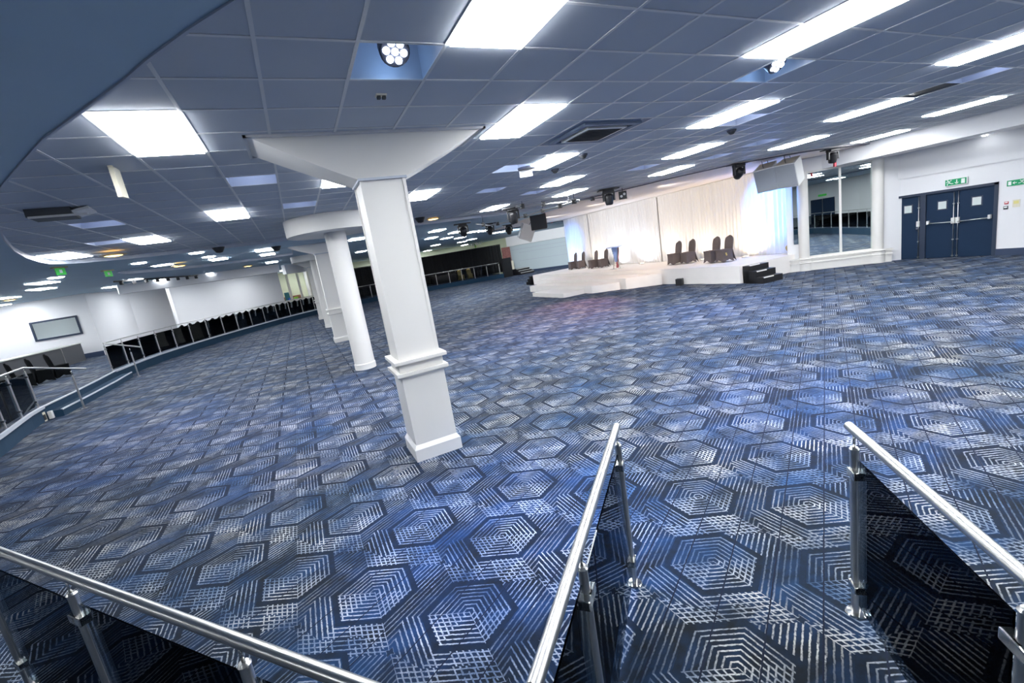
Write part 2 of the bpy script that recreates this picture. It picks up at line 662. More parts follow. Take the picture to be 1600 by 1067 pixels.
struct(upstand(TRAY[:26], ZP - .012, CZ + .004, 0.02).build('trim_2', m_trim))
struct(upstand(TRAY2, ZP - .012, CZ + .004, 0.02, True).build('trim_3', m_trim))
struct(upstand(STAGE_SPLIT, CZ - .05, CZ - .028, 0.13).build('trim_4', m_slot))
# far bay edge between plaster and stage ceiling
struct(upstand([(10.2, 14.6), (10.6, 20.0), (11.5, 27.0)], ZP - .005, CZ, 0.03).build('trim_5', m_plaster_stage))

# ================================================================= LIGHT PANELS
P_LABEL = {
    (2, -1): 'large white ceiling light panel at the top of the picture, nearest the blue spotlight recess',
    (4, 3): 'white ceiling light panel touching the right corner of the near square column capital',
    (-2, 3): 'big white ceiling light panel beside the curved blue ceiling edge, upper left',
    (-2, 11): 'white ceiling light panel left of the near column capital, between two pale recesses',
    (-5, 15): 'white ceiling light panel beside a pale blue recess, before the curved tray edge',
    (-8, 17): 'white ceiling light panel in the far left corner of the tiled ceiling tray',
    (1, 7): 'white ceiling light panel half hidden under the left arm of the near column capital',
    (4, 11): 'white ceiling light panel peeping out right of the near square column shaft',
    (7, 7): 'white ceiling light panel with a small white exit box at its lower end',
    (7, -1): 'long bright ceiling light panel at the top right, touching a blue spotlight recess',
    (13, -1): 'bright ceiling light panel cut by the right edge of the picture',
    (10, 3): 'bright ceiling light panel right of the air conditioning cassette',
    (13, 7): 'ceiling light panel above the stage, left of the moving head near the loudspeaker',
    (16, 11): 'ceiling light panel closest to the dark slot above the white stage drape',
    (10, 11): 'ceiling light panel beyond the cassette, upper of two in line with the lectern',
    (13, 15): 'ceiling light panel beyond the cassette, lower of two in line with the lectern',
    (16, 3): 'narrow bright ceiling light panel with a black recess at its upper end',
    (22, 3): 'narrow bright ceiling light panel at far right, above the white bulkhead',
    (19, 7): 'narrow ceiling light panel above the hanging double loudspeaker',
    (25, 7): 'narrow ceiling light panel above the moving head in front of the mirrors',
    (10, 18): 'ceiling light panel above the black moving head near the lighting pipes',
}


for k in PANELS:
    if k not in P_LABEL:
        P_LABEL[k] = 'white ceiling light panel added behind the viewpoint, out of view except in the tall mirrors'  # tile pattern continued out of view, added so the mirrors are not dark


def make_panel(name, label):
    t = thing(name, label, 'ceiling light', group='ceiling light panels')
    fr = MB()
    for lo, hi in (((0, 0, -.006), (.02, 1.2, .03)), ((.58, 0, -.006), (.6, 1.2, .03)), ((.02, 0, -.006), (.58, .02, .03)), ((.02, 1.18, -.006), (.58, 1.2, .03))):
        fr.box(lo, hi)
    fr.build('frame', m_tbar, t)
    MB().box((.02, .02, -.022), (.58, 1.18, .02)).build('diffuser', m_panel, t)
    return t


first = None
for (c, r) in PANELS:
    x0, y0 = cell(c, r)
    if first is None:
        first = make_panel('ceiling_light_panel', P_LABEL[(c, r)])
        first.location = (x0, y0, CZ)
    else:
        dup(first, P_LABEL[(c, r)], (x0, y0, CZ))
FAR = [((414, 390.5), 'top one of three short ceiling lights stacked left of the round column drum'),
       ((420, 400.5), 'middle one of three short ceiling lights stacked left of the round column drum'),
       ((425.5, 409.5), 'lowest one of three short ceiling lights stacked left of the round column drum'),
       ((255, 417), 'far left ceiling light in the shallow second tray, beside an amber lamp'),
       ((344, 408), 'far ceiling light right of a blue recess in the second tray'),
       ((402, 420.5), 'ceiling light just above the white beam beside the far windows'),
       ((211, 436.5), 'ceiling light above the long white beam, beside the black ceiling track'),
       ((252, 437), 'ceiling light below the black ceiling track on the left'),
       ((326, 427.5), 'ceiling light at the right end of the black ceiling track'),
       ((72, 441.5), 'upper of two far left ceiling lights above the framed wall mirror'),
       ((69, 451), 'lower of two far left ceiling lights above the framed wall mirror'),
       ((14, 465), 'ceiling light at the left edge of the picture above the bar counter wall'),
       ((177, 448), 'ceiling light above the bright white wall corner on the left'),
       ((682, 360.6), 'far ceiling light right of the near column shaft, leftmost of the upper far row'),
       ((711, 363), 'far ceiling light behind the leftmost moving head of the lighting pipes'),
       ((737, 362.5), 'far ceiling light just right of the leftmost moving head of the pipes'),
       ((756, 360.5), 'small far ceiling light left of the blue lens moving heads'),
       ((772, 364), 'far ceiling light below and between the two blue lens moving heads'),
       ((788, 361.5), 'far ceiling light beside the rightmost blue lens moving head'),
       ((673, 372), 'far ceiling light in the lower row above the black drape, leftmost'),
       ((697, 372), 'far ceiling light in the lower row above the black drape, second from left'),
       ((718, 371.5), 'far ceiling light in the lower row above the black drape, third from left'),
       ((721, 378), 'far ceiling light just above the pale wall behind the black drape'),
       ((736, 374), 'far ceiling light above the black drape, rightmost of the lower row'),
       ((680, 383), 'lowest far ceiling light, touching the pale wall top above the black drape'),
       ((558, 373.5), 'upper ceiling light seen between the round column and the near column'),
       ((564, 393), 'lower ceiling light seen between the round column and the near column')]
for (px, lab) in FAR:
    p = Z(px[0], px[1], ZP - .01)
    inT2 = inside((p.x, p.y), TRAY2)
    dup(first, lab, (p.x - .3, p.y - .6, (CZ if inT2 else ZP) - .012), group='far ceiling light panels', scale=(.95, .75, 1))

for q in ((-13, 12), (-12.5, 18), (-14, 25), (-17, 15), (-18, 21), (-17, 28.5), (-22, 18), (-22, 26), (-12, 6), (-17, 8), (-13.2, 29.4), (-15.5, 30.5), (-12.2, 22.5)):  # added out of frame to brighten the far left walls
    dup(first, 'unseen ceiling light panel added over the raised floor beyond the left edge of the picture', (q[0], q[1], ZP - .012), group='added ceiling light panels beyond the left edge')
for q in ((-5, -3.5), (-1, -6), (-8, 1), (2, -10), (-6, -9)):  # added out of view to light the near rails and floor
    dup(first, 'unseen light panel added to the plaster ceiling behind the viewpoint', (q[0], q[1], ZP - .012), group='added plaster ceiling lights behind the viewpoint')
for q in ((-8.0, 32.2), (-5.2, 31.6), (-2.6, 34.6), (-1.2, 40.0)):  # added where the beam hides them, to brighten the walls beyond
    dup(first, 'unseen ceiling light panel added behind the long white beam', (q[0], q[1], ZP - .012), group='added ceiling light panels behind the beam')

for q in ((7.5, 45.0), (12.5, 45.3), (16.5, 44.9)):  # added to brighten the pale wall above the drape
    dup(first, 'ceiling light panel added behind the top of the black drape', (q[0], q[1], ZP - .012), group='added ceiling light panels behind the black drape')
for q in ((-.4, 44.8), (1.2, 45.4)):
    dup(first, 'ceiling light panel in the room behind the far internal window', (q[0], q[1], ZP - .012), group='ceiling lights behind the far window')

# round downlights and amber lamps
dl = tag(MB().lathe([(0, -.02), (.16, -.02), (.19, 0), (.19, .0)]).build('round_downlight', m_panel), 'white round downlight on blue ceiling, lone one left of the far lights', 'downlight', 'round downlights')
spots = [((217, 411), None), ((307, 395), 'white round downlight on blue ceiling, upper of two near the dark dome'), ((326, 401), 'white round downlight on blue ceiling, lower of two near the dark dome'), ((87.5, 433.5), 'white round downlight below the left hanging green exit sign'), ((419, 432), 'small white downlight in front of the far window wall'), ((455, 414.5), 'small white downlight beside the far column capital')]
for (px, lab) in spots:
    p = Z(px[0], px[1], ZP)
    if lab is None:
        dl.location = p
    else:
        d = dup(dl, lab, p)
am = None
for (px, lab) in [((177, 397.5), 'amber oval lamp on the tray edge at left'), ((280, 414.5), 'amber lamp beside a far left ceiling light'), ((387, 415), 'small amber lamp under a blue recess before the far beam'), ((353, 427.5), 'small amber lamp above the long white beam'), ((676.5, 341), 'amber lamp glowing right of the near column shaft'), ((15, 468), 'amber lamp at the left edge beside a ceiling light')]:
    zz = CZ - .01 if px[0] in (676.5,) else ZP
    p = Z(px[0], px[1], zz)
    if am is None:
        am = thing('amber_ceiling_lamp', lab, 'lamp', p, group='amber ceiling lamps')
        MB().lathe([(.22, 0), (.26, -.012), (.2, -.03), (.18, -.03)]).build('bezel', m_amber_halo, am)
        MB().lathe([(0, -.05), (.12, -.045), (.17, -.03), (.17, -.0)]).build('lens', m_amber, am)
    else:
        dup(am, lab, p)

# coffers (square recesses)
CL = {(1, 1): 'deep square ceiling recess holding a seven-lens spotlight, top centre', (8, 1): 'deep square ceiling recess holding a spotlight at top right, under the long light',
      (-1, 7): 'pale lit ceiling recess left of the near column capital, larger one', (0, 11): 'pale lit ceiling recess left of the near column, smaller and lower one',
      (-5, 11): 'pale lit ceiling recess right of the boxy ceiling unit on the left', (-6, 15): 'pale lit ceiling recess joining a far left light panel',
      (6, 8): 'shallow ceiling recess with a small lamp left of the exit box light', (7, 12): 'pale ceiling recess in line with the lectern, left of two lights',
      (11, 4): 'lilac lit ceiling recess right of the bright panel beyond the cassette', (16, 7): 'lilac lit ceiling recess above the drape, between two narrow lights',
      (16, 1): 'pale lit ceiling recess at upper right above the black recess', (16, 9): 'small blue lit ceiling recess near the loudspeaker',
      (10, 14): 'small blue ceiling recess beside the lower lectern-line light', (13, 10): 'faint ceiling recess between the drape-side lights'}
m_coffer = mat('recess_lining', (0.50, 0.54, 0.62), 0.5)
for (c, r) in COFFERS:
    x0, y0 = cell(c, r)
    t = thing('ceiling_recess', CL[(c, r)], 'ceiling recess', (x0, y0, CZ), group='square ceiling recesses')
    s = MB()
    d = .26
    s.box((0, 0, 0), (.008, .6, d)).box((.592, 0, 0), (.6, .6, d)).box((.008, 0, 0), (.592, .008, d)).box((.008, .592, 0), (.592, .6, d)).box((0, 0, d), (.6, .6, d + .01))
    s.build('lining', m_coffer, t)
    if (c, r) in ((1, 1), (8, 1)):
        q = thing('spotlight', ('seven-lens blue white spotlight in the recess above the near column' if c == 1 else 'tilted seven-lens spotlight in the recess at the top right'), 'spotlight', (x0 + .30, y0 + .24, CZ + .05))
        q.rotation_euler = (-0.75, 0.1, 0)
        MB().lathe([(.085, .12), (.105, .1), (.11, 0), (.10, -.01), (.0, -.01)], seg=20).build('housing', m_slot, q)
        hs = q.children[0]
        MB().box((-.012, -.012, .1), (.012, .012, .16)).build('bracket', m_black, q)
        for k in range(7):
            a = k * PI / 3
            rr = 0 if k == 6 else .062
            MB().lathe([(0, -.018), (.024, -.018), (.026, -.01)], Matrix.Translation((rr * math.cos(a), rr * math.sin(a), 0)), seg=10).build('lens', m_led, hs)
    if (c, r) == (-1, 7):
        q = tag(MB().lathe([(0, -.02), (.02, -.015), (.025, 0), (.02, .03), (0, .03)], Matrix.Translation((x0 + .22, y0 + .15, CZ + .18)), 10).build('recess_lamp', m_led), 'tiny white lamp inside the pale recess left of the capital', 'lamp')
    if (c, r) == (6, 8):
        q = tag(MB().box((x0 + .25, y0 + .06, CZ + .05), (x0 + .4, y0 + .14, CZ + .12)).build('recess_lamp', m_led), 'small white lamp in the recess left of the exit box', 'lamp')
# black open recess
x0, y0 = cell(16, 2)
tag(MB().box((x0, y0, CZ + .02), (x0 + .6, y0 + .6, CZ + .2)).build('open_ceiling_recess', m_black), 'black empty ceiling opening at the upper end of a narrow light', 'ceiling recess')

# air conditioning cassette
x0, y0 = cell(6, 4)
t = thing('air_conditioning_cassette', 'square ceiling air conditioning cassette with dark grille beyond the near column', 'air conditioner', (x0, y0, CZ))
m_acframe = mat('ac_frame', (0.16, 0.21, 0.30), 0.5)
MB().box((0, 0, 0), (1.2, 1.2, .05)).build('surround', m_acframe, t)
fr = MB()
for lo, hi in (((.12, .12, -.03), (.2, 1.08, 0)), ((1.0, .12, -.03), (1.08, 1.08, 0)), ((.2, .12, -.03), (1.0, .2, 0)), ((.2, 1.0, -.03), (1.0, 1.08, 0))):
    fr.box(lo, hi)
fr.build('frame', m_acframe, t)
MB().box((.26, .26, -.04), (.94, .94, -.005), bevel=.01).build('grille_frame', m_whitebox, t)
g = MB().box((.31, .31, -.044), (.89, .89, -.035))
for k in range(14):
    g.box((.33, .33 + k * .04, -.05), (.87, .34 + k * .04, -.043))
g.build('grille', m_greygrille, t)
for k, (lo, hi) in enumerate((((.24, .205, -.012), (.96, .25, -.004)), ((.24, .95, -.012), (.96, .995, -.004)), ((.205, .24, -.012), (.25, .96, -.004)), ((.95, .24, -.012), (.995, .96, -.004)))):
    MB().box(lo, hi).build('air_slot', m_black, t)

# small ceiling fittings
p = Z(595, 148, CZ)
t = thing('ceiling_sensor', 'small beige double ceiling sensor above the near column capital', 'sensor', p)
MB().box((-.045, -.035, -.012), (.045, .035, 0), bevel=.003).build('base', m_cream, t)
for s in (-1, 1):
    MB().box((s * .022 - .015, -.02, -.035), (s * .022 + .015, .02, -.012), bevel=.004).build('lens', m_greygrille, t)
sd = None
for px, lab, cat in (((1143, 206), 'dark dome camera on the ceiling right of the air conditioning cassette', 'camera'), ((911, 244), 'grey smoke detector beyond the air conditioning cassette', 'smoke detector'), ((867, 267.5), 'small grey detector between two ceiling lights beyond the cassette', 'smoke detector')):
    p = Z(px[0], px[1] - 3, CZ)
    if sd is None:
        sd = thing('ceiling_detector', lab, cat, p, group='round ceiling detectors')
        MB().lathe([(0, -.03), (.075, -.03), (.08, 0)]).build('base', m_slot, sd)
        MB().lathe([(0, -.08), (.03, -.075), (.055, -.05), (.06, -.03)]).build('dome', m_greygrille, sd)
    else:
        dup(sd, lab, p)['category'] = cat
# exit boxes hanging from ceiling
p = Z(824, 270, CZ - .1)
t = thing('exit_box', 'small white hanging exit box at the end of a ceiling light', 'exit sign', p)
MB().box((-.15, -.015, -.07), (.09, .015, .05), Matrix.Rotation(-.4, 4, 'Z'), .004).build('box', m_whitebox, t)
MB().lathe([(0, .04), (.16, .06), (.17, .098)]).build('mount', m_slot, t)
p = Z(100, 334, CZ - .05)
t = thing('ceiling_box_unit', 'boxy grey ceiling unit with open white flap at upper left', 'ceiling unit', p, 0.1)
MB().box((-.32, -.22, -.05), (.12, .2, .05)).build('body', m_counter, t)
MB().box((.12, -.22, -.06), (.3, .2, -.03), Matrix.Rotation(-.25, 4, 'Y')).build('flap', m_whitebox, t)
MB().box((-.3, -.24, -.07), (.28, -.22, -.045)).build('lip', m_whitebox, t)
p = Z(172, 259, CZ)
t = thing('hanging_sign', 'thin white hanging sign seen edge on below the left ceiling tiles', 'sign', p)
MB().box((-.02, -.02, -.01), (.02, .02, .0)).build('mount', m_cream, t)
MB().box((-.02, -.015, -.30), (.02, .20, -.01), Matrix.Rotation(.1, 4, 'X')).build('panel', m_cream, t)
for px, lab, sc_ in (((92, 418), 'green hanging exit sign at left, nearer and larger one', .6), ((167.5, 423), 'green hanging exit sign at left, smaller one near the black track', .6)):
    p = Z(px[0], px[1] - 1, ZP)
    t = thing('hanging_exit_sign', lab, 'exit sign', p, .9, group='hanging exit signs')
    MB().box((-.25 * sc_, -.06, -.03), (.25 * sc_, .06, 0)).build('mount', m_amber_halo, t)
    MB().box((-.17 * sc_, -.015, -.33 * sc_), (.17 * sc_, .015, -.03)).build('sign_face', m_greenlit, t)
    MB().box((-.05 * sc_, -.02, -.25 * sc_), (.05 * sc_, -.014, -.12 * sc_)).build('symbol', m_signwhite, t)
for px, lab in (((341, 386.5), 'black dome on the blue ceiling beside two round downlights'), ((431, 385), 'black ceiling camera left of the far column capital'), ((656, 340), 'small black dome right of the near column shaft')):
    p = Z(px[0], px[1], ZP)
    tag(MB().lathe([(0, -.16), (.08, -.14), (.13, -.06), (.16, 0)], Matrix.Translation(p), 14).build('ceiling_dome', m_black), lab, 'camera')
# black lighting track over the left beam
a, b = Z(178, 440, ZP - .05), Z(325, 429, ZP - .05)
t = thing('ceiling_track', 'black ceiling lighting track with small spots above the long white beam', 'lighting track', a)
MB().box((0, -.03, -.03), ((b - a).length, .03, .03), Matrix.Rotation(math.atan2((b - a).y, (b - a).x), 4, 'Z')).build('rail', m_black, t)
for k in range(9):
    q = (b - a) * ((k + .5) / 9)
    MB().lathe([(0, -.16), (.07, -.15), (.07, 0)], Matrix.Translation(q), 10).build('spot_head', m_black, t)

# ================================================================= COLUMNS
CX = 1.13
m_col = m_white


def square_column(cy, label, bracket=True):
    t = thing('square_column', label, 'column', (CX, cy, 0), group='white columns')
    h = .24
    hp = .262
    MB().box((-hp, -hp, .2), (hp, hp, 1.06)).build('pedestal', m_col, t)
    MB().hull([(-.295, -.295, 0), (.295, -.295, 0), (.295, .295, 0), (-.295, .295, 0)], [(-.295, -.295, .15), (.295, -.295, .15), (.295, .295, .15), (-.295, .295, .15)]).hull(
        [(-.295, -.295, .15), (.295, -.295, .15), (.295, .295, .15), (-.295, .295, .15)], [(-.265, -.265, .2), (.265, -.265, .2), (.265, .265, .2), (-.265, .265, .2)]).build('plinth', m_col, t)
    b = MB()
    b.box((-.315, -.315, 1.085), (.315, .315, 1.125)).hull([(-.265, -.265, 1.05), (.265, -.265, 1.05), (.265, .265, 1.05), (-.265, .265, 1.05)], [(-.315, -.315, 1.085), (.315, -.315, 1.085), (.315, .315, 1.085), (-.315, .315, 1.085)])
    b.box((-.27, -.27, 1.125), (.27, .27, 1.23)).box((-.32, -.32, 1.23), (.32, .32, 1.275), bevel=.006)
    b.build('dado_moulding', m_col, t)
    MB().hull([(-.25, -.25, 1.275), (.25, -.25, 1.275), (.25, .25, 1.275), (-.25, .25, 1.275)], [(-h, -h, 3.36), (h, -h, 3.36), (h, h, 3.36), (-h, h, 3.36)]).build('shaft', m_col, t)
    for sx in (-1, 1):
        for sy in (-1, 1):
            MB().box((sx * .235 - .018, sy * .235 - .018, 1.28), (sx * .235 + .018, sy * .235 + .018, 3.35)).build('corner_bead', m_col, t)
    # bracket capital: flares along x, curved faces
    c = MB()
    y0, y1 = 5.15 - 5.55, .33
    cols = 14

    def prof(s):
        # s 0..1 bottom to top; smooth flare
        return .25 + (1.235 - .25) * (s ** .92)
    rings = []
    for k in range(cols + 1):
        s = k / cols
        z = 3.34 + (CZ - .002 - 3.34) * s
        xx = prof(s)
        yf = -.25 + (y0 + .25) * (s ** 1.1)
        yb = .25 + (y1 - .25) * s
        rings.append([(-xx, yf, z), (xx, yf, z), (xx, yb, z), (-xx, yb, z)])
    bm = c.bm
    R_ = [[bm.verts.new(v) for v in rr] for rr in rings]
    bm.faces.new(R_[0][::-1])
    bm.faces.new(R_[-1])
    for A, B in zip(R_, R_[1:]):
        for i in range(4):
            bm.faces.new((A[i], A[(i + 1) % 4], B[(i + 1) % 4], B[i]))
    c.build('capital', m_col, t)
    cc = MB().box((-.27, -.27, 3.325), (.27, .27, 3.352)).build('capital_shadow_line', m_trim, t)
    e = MB()
    x_, ya, yb = 1.262, y0 - .03, y1 + .03
    e.box((-x_, ya, CZ - .025), (x_, ya + .03, CZ)).box((-x_, yb - .03, CZ - .025), (x_, yb, CZ)).box((-x_, ya, CZ - .025), (-x_ + .03, yb, CZ)).box((x_ - .03, ya, CZ - .025), (x_, yb, CZ))
    e.build('edge_trim', m_tbar, t)
    return t


def round_column(cy, label):
    t = thing('round_column', label, 'column', (CX, cy, 0), group='white columns')
    MB().lathe([(.265, 0), (.265, .14), (.25, .16), (.25, .16)], seg=40).build('base_ring', m_col, t)
    MB().lathe([(.25, .16), (.245, 3.45)], seg=40).build('shaft', m_col, t)
    MB().lathe([(.25, 3.44), (1.07, 3.42), (1.075, 3.43), (1.075, CZ - .003)], seg=56).build('drum_capital', m_col, t)
    return t


square_column(5.55, 'nearest white square column with moulded band and flared capital')
square_column(18.4, 'white square column with moulded band just behind the round column')
square_column(31.4, 'farthest white square column, next to the far windows')
round_column(11.93, 'white round column with round drum capital, second in the row')
round_column(24.95, 'white round column deep in the row, mostly hidden behind others')

# ================================================================= NEAR RAILS
RZH = 1.13   # handrail height


def clamp_pair(mb_parent, p, z, n):
    MB().box((-.02, -.03, -.022), (.06, .03, .022), Matrix.Translation((p[0], p[1], z)) @ Matrix.Rotation(math.atan2(n.y, n.x), 4, 'Z'), .006).build('glass_clamp', m_chrome, mb_parent)


def rail(label, pts, posts, z0=0.0, hrail=RZH, name='railing', over0=0.0, over1=0.0, glass=True, post_r=.021, rail_r=.024, handrail=True, flange=True, glass_low=.09, seg=14, ends=None, group=None):
    """pts: plan points of the posts in order"""
    t = thing(name, label, 'railing', (posts[0][0], posts[0][1], z0), group=group)
    o = Vector((posts[0][0], posts[0][1], z0))
    posts = [Vector((p[0], p[1])) for p in posts]
    if handrail:
        path = [Vector((p[0], p[1], z0 + hrail)) - o for p in pts]
        MB().tube(path, rail_r, 16).build('handrail', m_steel, t)
    n = len(posts)
    for i, p in enumerate(posts):
        q = posts[i + 1] if i < n - 1 else posts[i - 1]
        d = (q - p).normalized()
        if i == n - 1:
            d = -d
        P = Vector((p.x - o.x, p.y - o.y, 0))
        po = MB().tube([P + Vector((0, 0, .0)), P + Vector((0, 0, hrail - .11))], post_r, seg)
        po.lathe([(post_r * 1.05, hrail - .112), (post_r * 1.15, hrail - .105), (post_r * .8, hrail - .095), (0, hrail - .093)], Matrix.Translation(P), seg)
        pobj = po.build('post', m_steel, t)
        MB().tube([P + Vector((0, 0, hrail - .1)), P + Vector((0, 0, hrail - rail_r * .6))], .0075, 8).build('saddle', m_chrome, pobj)
        if flange:
            MB().lathe([(.0, .0), (.052, 0), (.052, .006), (.046, .012), (post_r, .014)], Matrix.Translation(P), 20).build('floor_flange', m_chrome, pobj)
        if glass:
            for zz in (glass_low + .1, hrail - .24):
                if i < n - 1:
                    clamp_pair(pobj, (P.x, P.y), zz, d)
                if i > 0:
                    e = (posts[i - 1] - p).normalized()
                    clamp_pair(pobj, (P.x, P.y), zz, e)
    if glass:
        for i in range(n - 1):
            a, b = posts[i], posts[i + 1]
            d = (b - a).normalized()
            a2, b2 = a + d * .045, b - d * .045
            nn = Vector((-d.y, d.x)) * .004
            MB().prism([((a2 - nn).x - o.x, (a2 - nn).y - o.y), ((b2 - nn).x - o.x, (b2 - nn).y - o.y), ((b2 + nn).x - o.x, (b2 + nn).y - o.y), ((a2 + nn).x - o.x, (a2 + nn).y - o.y)], glass_low, hrail - .15).build('glass_panel', m_glass, t)
    return t


# left near rail
A = Z(0, 862, RZH)
B = Z(550, 1067, RZH)
dl_ = (B - A).normalized()
p1 = Z(88, 940, RZH - .1)
p2 = Z(370, 1046, RZH - .1)


def onl(p):
    return A + dl_ * (p - A).dot(dl_)


q1, q2 = onl(p1), onl(p2)
sp_ = (q2 - q1).length
pm = q1 - dl_ * sp_
p3 = q2 + dl_ * .75
rail('near steel handrail with smoked glass crossing the lower left corner', [(pm - dl_ * .3).to_2d(), (p3).to_2d()], [pm.to_2d(), q1.to_2d(), q2.to_2d(), p3.to_2d()])
# middle near rail
m0 = Z(988, 905, 0)
mt = Z(963, 668, RZH)
me_ = Z(836, 1067, RZH)
dm = (me_ - mt).to_2d().normalized()
m0p = mt.to_2d() + dm * .03
m1p = Z(918, 886, RZH - .1).to_2d()
m1p = mt.to_2d() + dm * (m1p - mt.to_2d()).dot(dm)
m2p = m1p + dm * .62
rail('near steel handrail with smoked glass at the bottom centre, end pointing at the stage', [mt.to_2d() - dm * .02, m2p], [m0p, m1p, m2p])
# right near rail
rt = Z(1326, 665, RZH)
re_ = Z(1600, 900, RZH)
dr_ = (re_ - rt).to_2d().normalized()
r0 = rt.to_2d() + dr_ * .06
r1 = Z(1588, 952, RZH - .1).to_2d()
r1 = rt.to_2d() + dr_ * (r1 - rt.to_2d()).dot(dr_)
r2 = r1 + dr_ * (r1 - r0).length
rail('near steel handrail with smoked glass at the lower right corner', [rt.to_2d(), r2], [r0, r1, r2])

# ================================================================= RAISED PLATFORM
EN = [(-4.9, 3.0), (-5.35, 7.5), (-5.7, 10.6), (-5.96, 12.3), (-6.2, 13.5), (-6.37, 14.4), (-6.47, 15.25)]
EF = [(-6.62, 20.95), (-6.5, 22.1), (-6.32, 23.4), (-6.05, 24.7), (-5.65, 26.0), (-5.1, 27.5), (-4.4, 29.0), (-3.5, 30.8), (-2.6, 32.4), (-1.6, 34.0), (-.5, 35.5), (1.0, 37.2), (3.0, 38.7), (5.2, 39.4), (8, 39.75), (11, 39.75), (14, 39.35), (17.4, 38.4)]
STEP_IN = [(-6.85, 15.25), (-6.9, 18.0), (-6.95, 20.95)]
plat = EN + [(-6.47, 15.25)] + EF + [(19.5, 52), (-30, 52), (-30, 3.0)]
EDGE = EN + [(-6.45, 17.0), (-6.5, 19.0)] + EF
plat = EDGE + [(19.5, 52), (-30, 52), (-30, 3.0)]
mb = MB()
bm = mb.bm
vv = [bm.verts.new((p[0], p[1], PZ)) for p in plat]
ed = [bm.edges.new((vv[i], vv[(i + 1) % len(vv)])) for i in range(len(vv))]
bmesh.ops.triangle_fill(bm, use_beauty=True, edges=ed, normal=(0, 0, 1))
o = struct(mb.build('floor', m_carpet))


def strip(pts, z0, z1, t, off=0.0):
    mb = MB()
    for i in range(len(pts) - 1):
        p, q = Vector(pts[i]), Vector(pts[i + 1])
        nn = -ccw_n(p, q)
        a, b = p + nn * off, q + nn * off
        mb.prism([(a.x, a.y), (b.x, b.y), ((b + nn * t).x, (b + nn * t).y), ((a + nn * t).x, (a + nn * t).y)], z0, z1)
    return mb


struct(strip(EDGE, 0, PZ - .03, .012).build('trim_6', m_riser))
struct(strip(EN, PZ - .05, PZ + .02, .07, -.01).build('trim_7', m_nosing))
struct(strip(EF[:12], PZ - .05, PZ + .02, .06, -.01).build('trim_8', m_nosing))
struct(strip(EF[11:], PZ - .03, PZ + .006, .03, -.01).build('trim_9', m_riser))
# steps down between the two rails on the left
t = thing('platform_steps', 'two long carpeted steps with metal nosings at the left platform', 'steps', (-6.3, 18, 0))
MB().prism([(x + 6.3, y - 18) for x, y in [(-6.5, 15.4), (-6.16, 15.4), (-6.12, 17), (-6.12, 19.2), (-6.2, 21.1), (-6.5, 21.1)]], 0, .185).build('tread', m_riser, t)
q = strip([(-.02 + 6.3 - 6.14, 15.4 - 18), (6.3 - 6.12, -1), (6.3 - 6.12, 1.2), (6.3 - 6.2, 3.1)], .165, .2, .04, -.03)
q.build('lower_nosing', m_nosing, t)
strip([(6.3 - 6.45, 15.3 - 18), (6.3 - 6.44, -1), (6.3 - 6.5, 1), (6.3 - 6.6, 2.95)], PZ - .02, PZ + .015, .05, -.03).build('upper_nosing', m_nosing, t)
# socket box at the near end of the steps
t = thing('socket_box', 'small cream socket box on the platform riser by the steps', 'socket box', Z(70, 652, .1))
MB().box((-.06, -.14, -.1), (.02, .04, .14)).build('box', m_cream, t)
MB().box((.02, -.1, -.06), (.03, 0, .08)).build('hole', m_black, t)
tag(MB().box((-.03, -.05, -.1), (.05, .05, .1), Matrix.Translation(Z(79, 648, .12)), .01).build('white_plug_box', m_whitebox), 'white plug box standing at the end of the left steps', 'plug box')

PR = 1.06


def raised_rail(label, posts, end_tail=None, start_tail=None, group=None):
    pts = list(posts)
    return rail(label, pts, posts, z0=PZ, hrail=PR, post_r=.024, rail_r=.024, flange=False, glass_low=.06, seg=10, group=group)


near_posts = [(-5.35, 7.6), (-5.5, 8.9), (-5.66, 10.2), (-5.82, 11.4)] + [Z(*q, PZ).to_2d() for q in ((15, 668), (40, 652), (65, 636))]
near_posts = [Vector(p) + Vector((-.06, 0)) for p in near_posts]
t = raised_rail('steel and glass railing on the raised floor at the left edge, before the steps', near_posts)
# sloping tails of the two rails over the steps
e0 = near_posts[-1]


def tail(parent, a, b, newel):
    o = parent.location
    MB().tube([Vector(a) - o, Vector(b) - o], .024, 14).build('sloping_handrail', m_steel, parent)
    n = Vector(newel)
    P = n - o
    MB().tube([P, P + Vector((0, 0, b[2] - .12))], .024, 10).lathe([(.06, 0), (.06, .01), (.03, .014)], Matrix.Translation(P), 16).build('newel_post', m_steel, parent)
    MB().tube([P + Vector((0, 0, b[2] - .12)), P + Vector((0, 0, b[2] + .03))], .008, 8).build('saddle', m_chrome, parent)


n1 = Z(132, 638, 0)
tail(t, (e0.x, e0.y, PZ + PR), (n1.x + .28, n1.y + .12, 1.05), n1)
fp = [Z(*q, PZ).to_2d() for q in ((176, 580), (202, 568.5), (230.8, 558), (256, 550), (278, 543.5), (298.5, 537), (319, 531), (339.5, 525.3), (359.5, 519.6), (378.5, 513.7), (396.5, 508.3), (413.5, 503), (430, 498))]
fp = [fp[0]]
# equal spacing along the curved edge
cum = [0]
for a, b in zip(EF, EF[1:]):
    cum.append(cum[-1] + (Vector(b) - Vector(a)).length)


def along(s):
    for i in range(len(cum) - 1):
        if s <= cum[i + 1]:
            f = (s - cum[i]) / (cum[i + 1] - cum[i])
            a, b = Vector(EF[i]), Vector(EF[i + 1])
            n = ccw_n(a, b) * .07
            return a + (b - a) * f + n
    return Vector(EF[-1])


